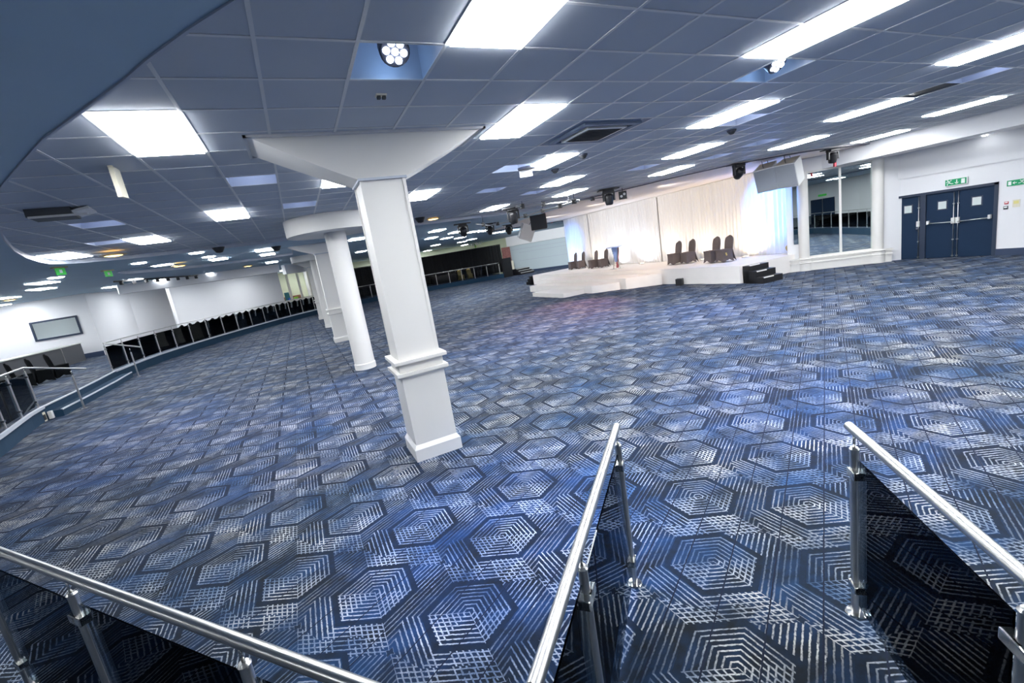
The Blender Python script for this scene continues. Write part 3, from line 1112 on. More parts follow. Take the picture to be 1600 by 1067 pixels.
L1 = cum[12]
NP = 16
posts1 = [along(.02 + L1 * k / NP) for k in range(NP + 1)]
t = raised_rail('long curving steel and glass railing left of the columns, in front of black chairs', posts1)
n2 = Z(217, 588, 0)
tail(t, (posts1[0].x, posts1[0].y, PZ + PR), (n2.x + .28, n2.y + .12, 1.05), n2)
L2 = cum[-1] - .6
NP2 = 12
posts2 = [along(L1 + .3 + (L2 - L1) * k / NP2) for k in range(NP2 + 1)]
raised_rail('far steel and glass railing in front of the black drape, right of the columns', posts2)

# black covered chairs behind the long rail
def covered_chair(name, label, m, sash=False, group=None):
    t = thing(name, label, 'chair', group=group)
    # faces -Y in local coordinates
    s = MB()
    nseg = 12

    def skirt(u, v):
        a = u * 2 * PI
        # rounded square section
        cx_, cy_ = math.cos(a), math.sin(a)
        k = max(abs(cx_), abs(cy_))
        rx, ry = .22, .23
        fl = 1 + .10 * (1 - v)
        x = cx_ / (k ** .8) * rx * fl
        y = cy_ / (k ** .8) * ry * fl
        z0 = .02 + .09 * (abs(math.cos(2 * a)) ** 2)
        z = z0 + (.46 - z0) * v
        wv = 1 - .06 * math.sin(PI * v)
        return Vector((x * wv, y * wv, z))
    s.grid(skirt, 32, 6)
    s.build('skirt', m, t)
    MB().lathe([(0, .49), (.2, .49), (.245, .475), (.25, .455), (.2, .45), (0, .45)], Matrix.Diagonal((.95, 1, 1, 1)), 24).box((-.215, -.225, .44), (.215, .22, .485), bevel=.02).build('seat', m, t)
    bk = MB()

    def back(u, v):
        z = .40 + .58 * v
        wd = .20 + .015 * math.sin(v * PI) if v < .62 else .205 * math.sqrt(max(0, 1 - ((v - .62) / .385) ** 2.2)) + .005
        x = (u * 2 - 1) * wd
        y = .215 + .09 * v + .02 * (1 - (2 * u - 1) ** 2)
        return Vector((x, y, z))
    bk.grid(back, 12, 16)
    bk.solid(.05)
    bk.build('backrest', m, t)
    # cover flares down behind the seat
    fl = MB()

    def flare(u, v):
        z = .02 + .43 * v
        hw = .20 + .03 * (1 - v)
        y = .24 + .10 * (1 - v) ** 1.4
        zz = z + (.10 * (1 - (2 * u - 1) ** 2)) * (1 - v)
        return Vector(((u * 2 - 1) * hw, y, zz))
    fl.grid(flare, 8, 6)
    fl.solid(.012)
    fl.build('rear_skirt', m, t)
    return t


bc = None
BL = 'black covered banquet chair in the row behind the long curved glass railing'
NB = 26
for k in range(NB):
    s = 6.4 + k * .60
    if s > L1 - .2:
        break
    p = along(s)
    q = along(s + .1)
    d = (q - p).normalized()
    nn = Vector((-d.y, d.x))
    pos = p + nn * .55
    if bc is None:
        bc = covered_chair('banquet_chair', BL, m_blackcover, group='black chairs behind the long railing')
        bc.location = (pos.x, pos.y, PZ)
        bc.rotation_euler = (0, 0, math.atan2(nn.y, nn.x) + PI / 2)
    else:
        dup(bc, BL, (pos.x, pos.y, PZ), math.atan2(nn.y, nn.x) + PI / 2)
# black chairs by the counter at left
CB = [((22, 612), 'black covered chair at the left edge, behind the near left railing'), ((45, 606), 'black covered chair left of the steps, second in the row by the grey counter'),
      ((62, 601), 'black covered chair nearest the left steps, in front of the grey counter'), ((84, 595), 'black covered chair right of the near left rail corner, by the counter'), ((99, 589), 'rightmost black covered chair in front of the grey counter')]
cA, cB = Z(99, 589, PZ), Z(20, 613, PZ)
cd_ = (cB - cA).normalized()
for k_, (px, lab) in enumerate(CB[::-1]):
    p = cA + cd_ * (.78 * k_)
    dup(bc, lab, (p.x, p.y, PZ), 2.2, group='black chairs by the counter')

# ================================================================= LEFT WALLS
W1a = D(-60, 540, 32.0)


def wall(name, p, q, z0, z1, m, t=.12, side=1):
    p, q = Vector((p[0], p[1])), Vector((q[0], q[1]))
    n = ccw_n(p, q) * t * side
    return struct(MB().prism([(p.x, p.y), (q.x, q.y), ((q + n).x, (q + n).y), ((p + n).x, (p + n).y)], z0, z1).build(name, m))


wa0 = Vector((-19.0, 32.8))
wa1 = Vector((-9.9, 30.82))
wall('wall_left', wa0, wa1, PZ, ZP + .12, m_wall)
wall('baseboard_left', wa0 + Vector((0, -.03)), wa1 + Vector((.0, -.03)), PZ, PZ + .26, m_skirt, .02)
w2 = D(212, 500, 35.0).to_2d()
wall('wall_left', wa1, w2, PZ, ZP + .12, m_wall)
w3 = D(272, 480, 37.5).to_2d()
wall('wall_left', w2, w3, PZ, ZP + .1, m_wall)
w4 = D(269, 480, 34.0).to_2d()
w5 = D(441, 455, 39.0).to_2d()
wall('wall_back', w4, w5, PZ, ZP + .1, m_wall)
wall('wall_back', w3, w4, PZ, ZP + .1, m_wall)
w6 = D(441, 455, 43.0).to_2d()
wall('wall_back', w5, w6, PZ, ZP + .1, m_olive)
# far left wall stretch
wall('wall_left', (-19.0, 32.8), (-24, 2), PZ, ZP + .1, m_wall)
# long beam
b0 = Vector((-7.4, 26.95))
b1 = Vector((-4.6, 27.9))
b2 = Vector((-.62, 29.3))
mb = MB()
for p, q in ((b0, b1), (b1, b2)):
    n = ccw_n(p, q) * .7
    mb.prism([(p.x, p.y), (q.x, q.y), (q.x + n.x, q.y + n.y), (p.x + n.x, p.y + n.y)], 3.26, ZP + .05)
o = mb.build('beam', m_wall)
tag(o, 'long white ceiling beam above the curved railing and black chairs', 'beam')
b3, b4 = Vector((-.35, 31.5)), Vector((.95, 32.6))
mb = MB()
mb.prism([(b3.x, b3.y), (b4.x, b4.y), (b4.x - .2, b4.y + .4), (b3.x - .2, b3.y + .4)], 3.15, ZP + .05)
tag(mb.build('beam', m_wall), 'short white beam above the far window wall', 'beam')

# far windowed wall with another room behind
fw0, fw1 = D(436, 455, 43.2).to_2d(), D(486, 450, 44.5).to_2d()
dv = (fw1 - fw0)
dl = dv.length
dvn = dv / dl
nrm = ccw_n(fw0, fw1)
ang = math.atan2(dv.y, dv.x)
T4 = Matrix.Translation((fw0.x, fw0.y, 0)) @ Matrix.Rotation(ang, 4, 'Z')
mb = MB()
mb.box((-.3, 0, PZ), (dl + .3, .1, 1.15), T4)
struct(mb.build('wall_back', m_wall))
t = thing('internal_window', 'far internal window with white mullions beside the last columns', 'window', (fw0.x, fw0.y, 0), ang)
for k in range(4):
    x = dl * k / 3
    MB().box((x - .09, 0, 1.15), (x + .09, .12, ZP)).build('mullion', m_white, t)
MB().box((-.1, -.05, 1.1), (dl + .1, .2, 1.2)).build('sill', m_white, t)
# room behind
mb = MB()
mb.box((-1.2, 4.0, PZ), (dl + 1.5, 4.1, ZP), T4)
struct(mb.build('wall_back', m_olive))
tag(MB().box((.8, 3.9, 1.6), (2.3, 3.98, 2.8), T4).build('white_board', m_whitebox), 'white panel on the olive wall seen through the far window', 'board')
tag(MB().box((.0, 2.0, PZ), (dl + .2, 2.5, 1.5), T4, .02).build('timber_counter', m_wood), 'brown timber counter seen through the far internal window', 'counter')
for k, (m, lab) in enumerate(((m_bluebox, 'blue box on the counter behind the far window'), (m_lime, 'lime green box on the counter behind the far window'))):
    tag(MB().box((.8 + k * .55, .3, 1.2), (1.1 + k * .55, .55, 1.4), T4).build('plastic_box', m), lab, 'box')
MBt = thing('office_chair', 'teal high-backed chair seen through the far internal window', 'chair', T4 @ Vector((1.3, 1.5, 1.2)))
MB().box((-.2, -.03, 0), (.2, .05, .7), bevel=.03).build('backrest', m_teal, MBt)
MB().box((-.22, -.4, -.1), (.22, 0, 0), bevel=.02).build('seat', m_teal, MBt)
wall('floor', (0, 0), (0.1, 0), PZ - .02, PZ - .01, m_carpet, .01)

# bar counter at the left
c1 = Z(135, 562, PZ).to_2d()
c0 = Z(104.6, 572, PZ).to_2d()
t = thing('bar_counter', 'dark grey bar counter with pale top standing before the framed mirror', 'counter', (c0.x, c0.y, PZ))
cl = D(0, 560, 21.5).to_2d()
CT = 1.24 - PZ
pts = [c0 - c0, c1 - c0, (c1 - c0) + Vector((-1.0, .3)), Vector((-1.0, -.2))]
dirl = (Z(104.6, 572, PZ).to_2d() - Z(0, 602, PZ).to_2d())
e = -dirl.normalized() * 7
MB().prism([(0, 0), ((c1 - c0).x, (c1 - c0).y), ((c1 - c0).x - .8, (c1 - c0).y + .35), (-.9, .1)], 0, CT).build('end_panel', m_counter, t)
MB().prism([(0, 0), (-.2, .8), (e.x - .2, e.y + .8), (e.x, e.y)], 0, CT - .01).build('front_panel', m_counter, t)
MB().prism([(.04, -.03), ((c1 - c0).x + .04, (c1 - c0).y + .05), ((c1 - c0).x - .8, (c1 - c0).y + .4), (e.x - .2, e.y + .85), (e.x, e.y - .04)], CT, CT + .04).build('counter_top', m_countertop, t)
MB().box((-.02, -.02, 0), (.02, .02, CT)).build('corner_bead', m_steel, t)

# framed mirror on wall A
dA = (wa1 - wa0).normalized()
angA = math.atan2(dA.y, dA.x)
base = Vector((-11.6, 0))
k = (-11.55 - wa0.x) / dA.x
pc = wa0 + dA * k
t = thing('framed_wall_mirror', 'wide framed mirror with dark frame on the far left white wall', 'mirror', (pc.x, pc.y, 2.17), angA)
fr = MB()
hw, hh = 1.06, .50
for lo, hi in (((-hw, -.05, -hh), (hw, 0, -hh + .09)), ((-hw, -.05, hh - .09), (hw, 0, hh)), ((-hw, -.05, -hh + .09), (-hw + .09, 0, hh - .09)), ((hw - .09, -.05, -hh + .09), (hw, 0, hh - .09))):
    fr.box(lo, hi)
fr.build('frame', m_doorframe, t)
MB().box((-hw + .09, -.025, -hh + .09), (hw - .09, -.005, hh - .09)).build('glass', m_mirror, t)

def cloth_edge(pts, z0, z1, amp=.018, pitch=.5, seed=1):
    rnd = random.Random(seed)
    mb = MB()
    for p, q in zip(pts, pts[1:]):
        p, q = Vector(p), Vector(q)
        L = (q - p).length
        n = -ccw_n(p, q)
        N = max(4, int(L / .12))
        phs = rnd.uniform(0, 6)

        def fn(u, v, p=p, q=q, L=L, n=n, phs=phs):
            e_ = math.sin(PI * min(1, u * 12) / 2) * math.sin(PI * min(1, (1 - u) * 12) / 2)
            w_ = amp * (1 - v) * (1 + math.sin(u * L / pitch * 2 * PI + phs + 1.5 * math.sin(u * L * 1.7))) * e_
            b = p + (q - p) * u + n * (w_ + .004)
            return Vector((b.x, b.y, z0 + (z1 - z0) * v))
        mb.grid(fn, N, 5)
    return mb


# ================================================================= FAR RIGHT: black drape on platform
dz0, dz1 = 44.2, 42.4


def pleats(p, q, z0, z1, amp, pitch, nz=6, seed=1, t=None, top_amp=1.0):
    rnd = random.Random(seed)
    p, q = Vector(p), Vector(q)
    L = (q - p).length
    n = ccw_n(p, q)
    N = int(L / pitch * 6)
    ph = [rnd.uniform(-.6, .6) for _ in range(N + 8)]
    am = [rnd.uniform(.5, 1.2) for _ in range(N + 8)]

    def fn(u, v):
        s = u * L
        i = s / pitch
        a = am[int(i) % len(am)] * (1 - (i % 1)) + am[(int(i) + 1) % len(am)] * (i % 1)
        w_ = math.sin(2 * PI * i + ph[int(i * .37)] * 1.3) * amp * a * (1 - .35 * v * (2 - top_amp)) + .4 * amp * math.sin(2 * PI * i * .31 + 3 * v)
        b = p + (q - p) * u + n * w_
        return Vector((b.x, b.y, z0 + (z1 - z0) * v))
    mb = MB()
    mb.grid(fn, N, nz)
    mb.solid(.006)
    return mb


t = thing('black_pipe_and_drape', 'tall black pleated drape behind the far glass railing', 'drape', (0, 0, 0))
pleats((1.6, 41.6), (9.6, 43.6), PZ + .02, 2.98, .05, .30, seed=3).build('drape_panel', m_drapeblack, t)
pleats((9.65, 43.6), (19.1, 41.9), PZ + .02, 3.08, .05, .30, seed=4).build('drape_panel', m_drapeblack, t)
MB().tube([(1.6, 41.6, 3.0), (9.6, 43.6, 3.03), (19.1, 41.9, 3.12)], .03, 8).build('top_pole', m_black, t)
MB().tube([(9.6, 43.65, PZ), (9.6, 43.65, 3.1)], .03, 8).build('upright', m_nosing, t)
m_palegreen = mat('pale_green_wall_paint', (0.62, 0.66, 0.48), 0.6)
wall('wall_back', (-2.0, 47.5), (19.6, 47.8), PZ, ZP + .1, m_palegreen)
wall('wall_back', (1.5, 44.0), (1.0, 47.5), PZ, ZP + .1, m_wall)
# white foliage clump above the drape
fol = thing('flower_arrangement', 'white flower arrangement showing above the black drape', 'flowers', D(742, 380.5, 44.0))
mb = MB()
rnd = random.Random(5)
for k in range(60):
    a, r = rnd.uniform(0, 2 * PI), rnd.uniform(0, .8)
    c_ = Vector((r * math.cos(a), r * math.sin(a) * .5, rnd.uniform(-.2, .2) * (1 - r * .7)))
    bmesh.ops.create_icosphere(mb.bm, subdivisions=1, radius=rnd.uniform(.06, .13), matrix=Matrix.Translation(c_))
mb.build('blooms', m_signwhite, fol)
mb = MB()
zf = fol.location.z - PZ
mb.lathe([(.18, -zf), (.05, -zf + .1), (.03, -.4), (.2, -.1)], seg=10)
mb.build('stand', m_lime, fol)
# floral panel
p = Z(790, 430, PZ)
tag(pleats((18.9, 41.3), (19.75, 41.1), PZ, 2.75, .05, .35, seed=9).build('floral_curtain', m_floral), 'pink and white floral curtain at the right end of the black drape', 'curtain')
# black block and small steps by far wall
t = thing('black_partition', 'low black partition at the right end of the far railing', 'partition', (17.45, 38.25, 0))
MB().box((0, 0, 0), (1.0, .25, 1.75), Matrix.Rotation(.25, 4, 'Z')).build('panel', m_black, t)
t = thing('black_stage_steps', 'small black steps with white edges by the far grey wall', 'steps', (18.95, 37.9, 0), .2)
for k in range(3):
    MB().box((0, k * .3, 0), (1.6, 1.4, .19 * (k + 1))).build('tread', m_black, t)
    MB().box((0, k * .3 - .01, .19 * (k + 1) - .03), (1.6, k * .3 + .03, .19 * (k + 1) + .005)).build('nosing', m_whitebox, t)
tag(MB().box((18.6, 39.4, .57), (19.1, 39.8, 1.4), bevel=.02).build('wooden_box', m_cream), 'cream wooden box standing on the small black steps', 'box')
# objects with warm glow behind far glass
gs = covered_chair('sash_chair', 'gold covered chair behind the far railing glass, left one of two', m_chair_gold, group='gold chairs behind the far railing')
gs.location = (14.1, 40.75, PZ)
gs.rotation_euler = (0, 0, .2)
dup(gs, 'gold covered chair behind the far railing glass, right one of two', (14.95, 40.7, PZ), -.1)
t = thing('covered_table', 'dark cloth covered table behind the far railing glass', 'table', (12.5, 41.0, PZ))
MB().box((-1.1, -.38, .72), (1.1, .38, .76), bevel=.01).build('table_top', m_chair, t)
ce = cloth_edge([(-1.1, .38), (-1.1, -.38), (1.1, -.38), (1.1, .38)], .02, .72, amp=.03, pitch=.3, seed=8)
ce.build('table_cloth', m_chair, t)

# far grey wall right
fa, fb = Vector((20.2, 42.1)), Vector((25.5, 33.2))
wall('wall_right', fa, fb, 0, ZP + .1, m_greywall, .12)
nn = -ccw_n(fa, fb)
mb = MB()
for (z0_, z1_, tt) in ((2.77, ZP + .1, .45),):
    mb.prism([(fa.x, fa.y), (fb.x, fb.y), (fb.x + nn.x * tt, fb.y + nn.y * tt), (fa.x + nn.x * tt, fa.y + nn.y * tt)], z0_, z1_)
struct(mb.build('wall_right', m_wall))
mb = MB()
for z_ in (2.35, 2.0, 1.2):
    L_ = (fb - fa)
    a_, b_ = (fa + L_ * (.1 if z_ < 2.3 else 0)), (fa + L_ * (.8 if z_ < 2.3 else 1))
    mb.prism([(a_.x, a_.y), (b_.x, b_.y), (b_.x + nn.x * .03, b_.y + nn.y * .03), (a_.x + nn.x * .03, a_.y + nn.y * .03)], z_, z_ + .03)
struct(mb.build('trim_10', m_trim))
mb = MB().prism([(fa.x, fa.y), (fb.x, fb.y), (fb.x + nn.x * .03, fb.y + nn.y * .03), (fa.x + nn.x * .03, fa.y + nn.y * .03)], 0, .2)
struct(mb.build('baseboard_right', m_skirt))
wall('wall_right', fb, (27, 27), 0, ZP + .1, m_wall)
wall('wall_right', (27, 27), (27, 20), 0, CZ + .1, m_wall)
wall('wall_right', (20.2, 42.1), (19.6, 47.8), 0, ZP + .1, m_palegreen)
tag(MB().box((-.05, -.05, -.12), (.05, .05, .12), Matrix.Translation(D(865, 347, 35.2) + Vector((-.3, -.2, 0)))).build('fire_alarm', m_red), 'small red alarm on the far bulkhead left of the stage drape', 'alarm')

# ================================================================= STAGE
SX0, SX1 = 13.45, 17.3
SY0, SY1 = 10.55, 25.4
SH = .61


t = thing('stage', 'long low stage covered in white cloth in front of the white drape', 'stage', (SX0, SY0, 0))
o3 = Vector((SX0, SY0, 0))
spoly = [(SX0, SY0), (16.15, 10.3), (17.0, 10.6), (17.0, SY1 + .2), (SX0 + .05, SY1)]
MB().prism([(x - SX0, y - SY0) for x, y in spoly], 0.03, SH).build('deck', m_stage, t)
ce = cloth_edge([(.05, SY1 - SY0), (0, 0), (16.15 - SX0, 10.3 - SY0)], .01, SH - .005, amp=.025, pitch=.9, seed=4)
ce.build('skirt', m_stage, t)


def tier(label, poly, h, seed, pitch=.16):
    o_ = Vector((poly[0][0], poly[0][1], 0))
    t = thing('stage_step_block', label, 'stage step', o_, group='white cloth stage steps')
    MB().prism([(x - o_.x, y - o_.y) for x, y in poly], .02, h).build('top', m_stage, t)
    ce = cloth_edge([(x - o_.x, y - o_.y) for x, y in poly[:3]], .01, h - .004, amp=.018, pitch=pitch, seed=seed)
    ce.build('skirt', m_stage, t)
    return t


tier('lowest white cloth covered block in front of the stage', [(10.1, 19.3), (10.1, 16.5), (11.15, 16.45), (11.15, 19.3)], .19, 11, .5)
tier('middle white cloth covered block in front of the stage', [(11.2, 21.6), (11.2, 15.95), (12.14, 15.25), (12.14, 21.6)], .32, 12)
tier('tallest white cloth covered block touching the stage front', [(12.22, 22.6), (12.22, 14.95), (13.38, 14.08), (13.38, 22.6)], .46, 13)


def black_steps(label, loc, rz, wdt, depth=.26, n=3, h=.18, col=m_black):
    t = thing('black_steps', label, 'steps', loc, rz, group='black stage steps')
    for k in range(n):
        MB().box((0, k * depth, 0), (wdt, n * depth, h * (k + 1) - (.02 if k == n - 1 else 0))).build('tread', col, t)
        MB().box((.05, k * depth - .005, h * (k + 1) - .03), (wdt * .55, k * depth + .035, h * (k + 1) + .004)).build('nosing', m_stage, t)
    return t


black_steps('black three-tread steps at the right end of the stage', (13.46, 9.72, 0), -.09, .88, .255, 3, .2)
black_steps('black steps at the far left end of the stage', (14.2, 26.3, 0), PI - .05, .75, .26, 3, .19)
p = Z(1067, 444.5, 0) + Vector((-.16, 0, 0))
t = thing('stage_monitor', 'small black box on the floor against the stage skirt', 'monitor speaker', p, .5)
MB().box((-.13, -.12, 0), (.13, .12, .26), bevel=.012).build('cabinet', m_black, t)
MB().box((-.11, -.128, .03), (.11, -.118, .23)).build('grille', m_greygrille, t)

# chairs on the stage
SC = [((1130, 409.5), 'dark covered chair with a gold fleck, rightmost of all on the stage'),
      ((1115.5, 410.3), 'dark covered chair on the stage, left one of the rightmost pair'),
      ((1072, 411.5), 'dark covered chair on the stage, right one of the pair right of the lectern'),
      ((1058.5, 413), 'dark covered chair on the stage, left one of the pair right of the lectern'),
      ((941, 418), 'dark covered chair on the stage, nearest left of the lectern'),
      ((930, 419.3), 'dark covered chair on the stage, second left of the lectern'),
      ((907, 419.8), 'dark covered chair on the stage, third left of the lectern'),
      ((897, 421), 'dark covered chair at the far left end of the stage')]
sc0 = None
for i, (px, lab) in enumerate(SC):
    p = Z(px[0], px[1], SH)
    p.x = min(p.x, 15.75)
    p.y += (-.07 if i % 2 == 0 else .07) * (1 if i in (0, 1, 6, 7) else 1.9)
    rz = -1.78
    if i < 4:
        # keep on the ray through the photo position
        d_ = ray(*px)
    if sc0 is None:
        sc0 = covered_chair('stage_chair', lab, m_chair, group='dark chairs on the stage')
        sc0.location = (p.x, p.y, SH)
        sc0.rotation_euler = (0, 0, rz)
    else:
        dup(sc0, lab, (p.x, p.y, SH), rz)
# gold fleck sash on first chair
MB().box((.226, -.02, .27), (.236, .03, .38), Matrix.Rotation(.3, 4, 'X')).build('sash', m_chair_gold, sc0)

# lectern
p = Z(964, 420, SH)
t = thing('lectern', 'clear acrylic lectern with blue front panel standing on the stage', 'lectern', p, -PI / 2 + .35)
MB().box((-.3, -.2, 0), (.3, .2, .025), bevel=.008).build('base', m_chrome, t)
for s in (-1, 1):
    MB().tube([(s * .2, 0, .02), (s * .12, -.02, .3), (s * .1, 0, .6), (s * .2, .03, 1.05)], .018, 8).build('leg', m_chrome, t)
MB().hull([(-.04, -.03, .35), (.04, -.03, .35), (.04, .03, .35), (-.04, .03, .35)], [(-.14, -.05, 1.08), (.14, -.05, 1.08), (.14, .05, 1.08), (-.14, .05, 1.08)]).build('front_panel', m_acrylic, t)
MB().hull([(-.05, .04, .05), (.07, .04, .05), (.07, .07, .05), (-.05, .07, .05)], [(.04, .06, 1.05), (.2, .06, 1.05), (.2, .09, 1.05), (.04, .09, 1.05)]).build('side_fin', m_acrylic_red, t)
MB().box((-.32, -.2, 1.08), (.32, .24, 1.11), Matrix.Rotation(.08, 4, 'X'), .006).build('reading_desk', m_acrylic, t)

# stage drape
DX = 16.45
t = thing('stage_drape', 'wide floor-to-ceiling white sheer drape at the back of the stage', 'drape', (DX, 10.8, SH))
NP_ = 5
ys = [10.75, 13.9, 17.2, 20.3, 23.0, 25.6]
for k in range(5):
    pleats((.0 + .05 * (k % 2), ys[k] - 10.8), (.0 + .05 * (k % 2), ys[k + 1] - 10.8 + .02), .01, CZ - .045 - SH, .035, .17, 8, 20 + k).build('drape_panel', m_drape, t)
MB().tube([(0, -.1, CZ - .06 - SH), (0, 14.9, CZ - .06 - SH)], .02, 8).build('top_pole', m_whitebox, t)
pp = Vector((16.42, 10.52))
tag(MB().tube([(16.45, 10.56, SH), (16.45, 10.56, 3.6)], .032, 10).lathe([(.05, 2.2), (.05, 2.32)], Matrix.Translation((16.45, 10.56, 0)), 10).build('drape_upright', mat('dark_blue_pole_paint', (0.03, 0.13, 0.28), .35)), 'slim dark blue upright pole at the right edge of the white drape', 'pole')  # pole has one even dark blue colour
# wall behind drape
wall('wall_right', (19.6, 8.2), (17.75, 10.8), 0, CZ + .02, m_wall)
wall('wall_right', (17.35, 10.2), (17.35, 26.0), 0, CZ + .02, m_wall)
wall('wall_right', (17.35, 26.0), (24, 26.4), 0, CZ + .02, m_wall)
# floor uplighters
UP = [((1178, 401), 'white round uplighter on the stage before the brightest warm glow on the drape'), ]
ulp = Z(1178, 401, SH)
u0 = thing('floor_uplighter', UP[0][1], 'uplighter', (15.95, 12.2, SH), group='stage uplighters')
MB().lathe([(0, 0), (.14, 0), (.15, .02), (.13, .05), (.1, .055), (.1, .045), (0, .045)], seg=20).build('housing', m_whitebox, u0)
MB().lathe([(0, .047), (.09, .05)], seg=16).build('lens', mat('warm_lens', (.9, .8, .6), .3, emit=(1, .75, .4), estr=6), u0)


def lamp(kind, loc, energy, col, size=.1, aim=None, spot=None, name='lamp', blend=.6):
    l = bpy.data.lights.new(name, kind)
    l.energy = energy
    l.color = col
    if kind == 'AREA':
        l.shape = 'DISK'
        l.size = size
    else:
        l.shadow_soft_size = size
    if spot:
        l.spot_size = spot
        l.spot_blend = blend
    o = bpy.data.objects.new(name, l)
    C.objects.link(o)
    o.location = loc
    if aim is not None:
        d = Vector(aim) - Vector(loc)
        o.rotation_euler = d.to_track_quat('-Z', 'Y').to_euler()
    return o


UPS = [(12.2, (1, .74, .42), 38, None), (14.25, (1, .82, .60), 22, 'white round uplighter on the stage behind the rightmost chair pair'), (16.2, (1, .84, .66), 22, 'white round uplighter behind the chair pair right of the lectern'),
       (18.1, (.75, .86, 1), 30, 'white round uplighter between the lectern and the chairs right of it'), (20.1, (.75, .86, 1), 34, 'white round uplighter just behind the lectern'), (22.2, (1, .85, .68), 24, 'white round uplighter behind the chairs left of the lectern'), (24.6, (.62, .78, 1), 26, 'white round uplighter at the far left end of the stage')]
for y_, col, en, lab in UPS:
    if lab:
        dup(u0, lab, (15.95, y_, SH))
    lamp('SPOT', (15.95, y_, SH + .07), en * 3, col, .06, (16.75, y_, SH + 1.6), 2.3, 'uplight')
# blue wash on the right of the drape, from the moving heads
# ================================================================= HUNG GEAR


def moving_head(label, plate, body_tilt, lens=m_black, s=1.0, rz=0.0, zt=None, red=False):
    zt = zt or CZ - .03
    t = thing('moving_head_light', label, 'stage light', plate, rz, group='moving head stage lights')
    t.scale = (s, s, s)
    MB().box((-.32, -.2, -.03), (.32, .2, 0), bevel=.004).build('ceiling_plate', m_black, t)
    MB().box((-.16, -.13, -.10), (.16, .13, -.03), bevel=.015).build('base', m_black, t)
    yk = MB()
    for sx in (-1, 1):
        yk.box((sx * .17 - .025, -.06, -.36), (sx * .17 + .025, .06, -.08), bevel=.01)
    yk.box((-.19, -.06, -.13), (.19, .06, -.09))
    yk.build('yoke', m_black, t)
    R3 = Matrix.Translation((0, 0, -.3)) @ Matrix.Rotation(body_tilt, 4, 'X')
    MB().lathe([(0, .17), (.09, .16), (.135, .1), (.14, -.04), (.12, -.16), (.10, -.19), (.09, -.19), (.0, -.185)], R3, 24).build('head', m_black, t)
    hd = [c for c in t.children if c.name.startswith('head')][0]
    MB().lathe([(0, -.2), (.05, -.197), (.085, -.188)], R3, 20).build('lens', lens, hd)
    MB().box((-.16, -.01, -.16), (.16, .01, -.12)).build('trim', m_whitebox, t)
    if red:
        MB().box((.02, -.05, -.62), (.09, .02, -.46)).build('tag', m_red, t)
    return t


moving_head('black moving head light in front of the mirrors, with a red tag', Z(1301, 232, CZ - .03) + Vector((0, 0, 0)), .2, rz=-.4, red=True, s=.85)
moving_head('black moving head light left of the hanging double loudspeaker', Z(1154, 255.5, CZ - .03), .9, rz=-.3, s=.9)
moving_head('black moving head light above the lectern, at the end of the pipes', Z(950, 296, CZ - .03), .1, m_slot, rz=-.4, s=1.0)
moving_head('black moving head light below a ceiling panel, beside the lighting pipes', Z(800, 324.5, CZ - .08), .2, rz=-.4, s=1.05)
moving_head('dark moving head light, leftmost of the row above the far drape', Z(722, 349, ZP - .1), .8, rz=-.3, s=1.0)
moving_head('moving head light with an orange and blue lens, middle of the far row', Z(764, 349, ZP - .1), .8, m_bluelens, rz=-.3, s=.95)
moving_head('moving head light with a blue glowing lens, rightmost of the far row', Z(794, 351, ZP - .1), .6, m_bluelens, rz=-.3, s=.95)
# small effect light beside ml3
p = Z(973, 305, CZ - .25)
t = thing('effect_light', 'small square black effect light right of the moving head above the lectern', 'stage light', p, -.6)
MB().box((-.13, -.05, -.13), (.13, .05, .13), bevel=.01).build('housing', m_black, t)
for dx in (-.05, .05):
    MB().lathe([(0, 0), (.04, 0), (.045, -.01)], Matrix.Translation((dx, -.055, .03 * (1 if dx > 0 else -1))) @ Matrix.Rotation(PI / 2, 4, 'X'), 12).build('lens', m_whitebox, t)
MB().box((-.01, -.01, .13), (.01, .01, .235)).build('bracket', m_black, t)

# double loudspeaker
Pc = D(1217, 273, 9.35)
fdir = Vector((-Pc.x, -Pc.y, -.9)).normalized()
t = thing('hanging_loudspeaker', 'pale double-cabinet loudspeaker hanging below the ceiling before the drape', 'loudspeaker', Pc)
f = Vector((-.90, -.22, -.38)).normalized()
rgt = f.cross(Vector((0, 0, 1))).normalized() * -1
upv = rgt.cross(f).normalized() * 1
if upv.z < 0:
    upv = -upv
Rm = Matrix((( -f.cross(upv).x, f.x * -1, upv.x), (-f.cross(upv).y, f.y * -1, upv.y), (-f.cross(upv).z, f.z * -1, upv.z)))
t.rotation_euler = Rm.to_euler()
for k, s in enumerate((-1, 1)):
    rr = Matrix.Translation((s * .31, 0, 0)) @ Matrix.Rotation(s * -.10, 4, 'Z')
    cab = MB().hull([Vector((-.30, -.27, -.36)), Vector((.30, -.27, -.36)), Vector((.24, .27, -.36)), Vector((-.24, .27, -.36))], [Vector((-.30, -.27, .36)), Vector((.30, -.27, .36)), Vector((.24, .27, .36)), Vector((-.24, .27, .36))])
    bmesh.ops.transform(cab.bm, matrix=rr, verts=cab.bm.verts)
    cab.build('cabinet', m_whitebox, t)
    MB().box((-.28, -.285, -.34), (.28, -.272, .34), rr, .004).build('grille', m_grille, t)
    MB().box((-.23, -.26, .361), (.23, .25, .367), rr).build('top_panel', m_speaker_top, t)
    for yy in (-.2, .2):
        MB().tube([(s * .31, yy, .36), (s * .31, yy, .62)], .009, 6).build('hanger', m_black, t)
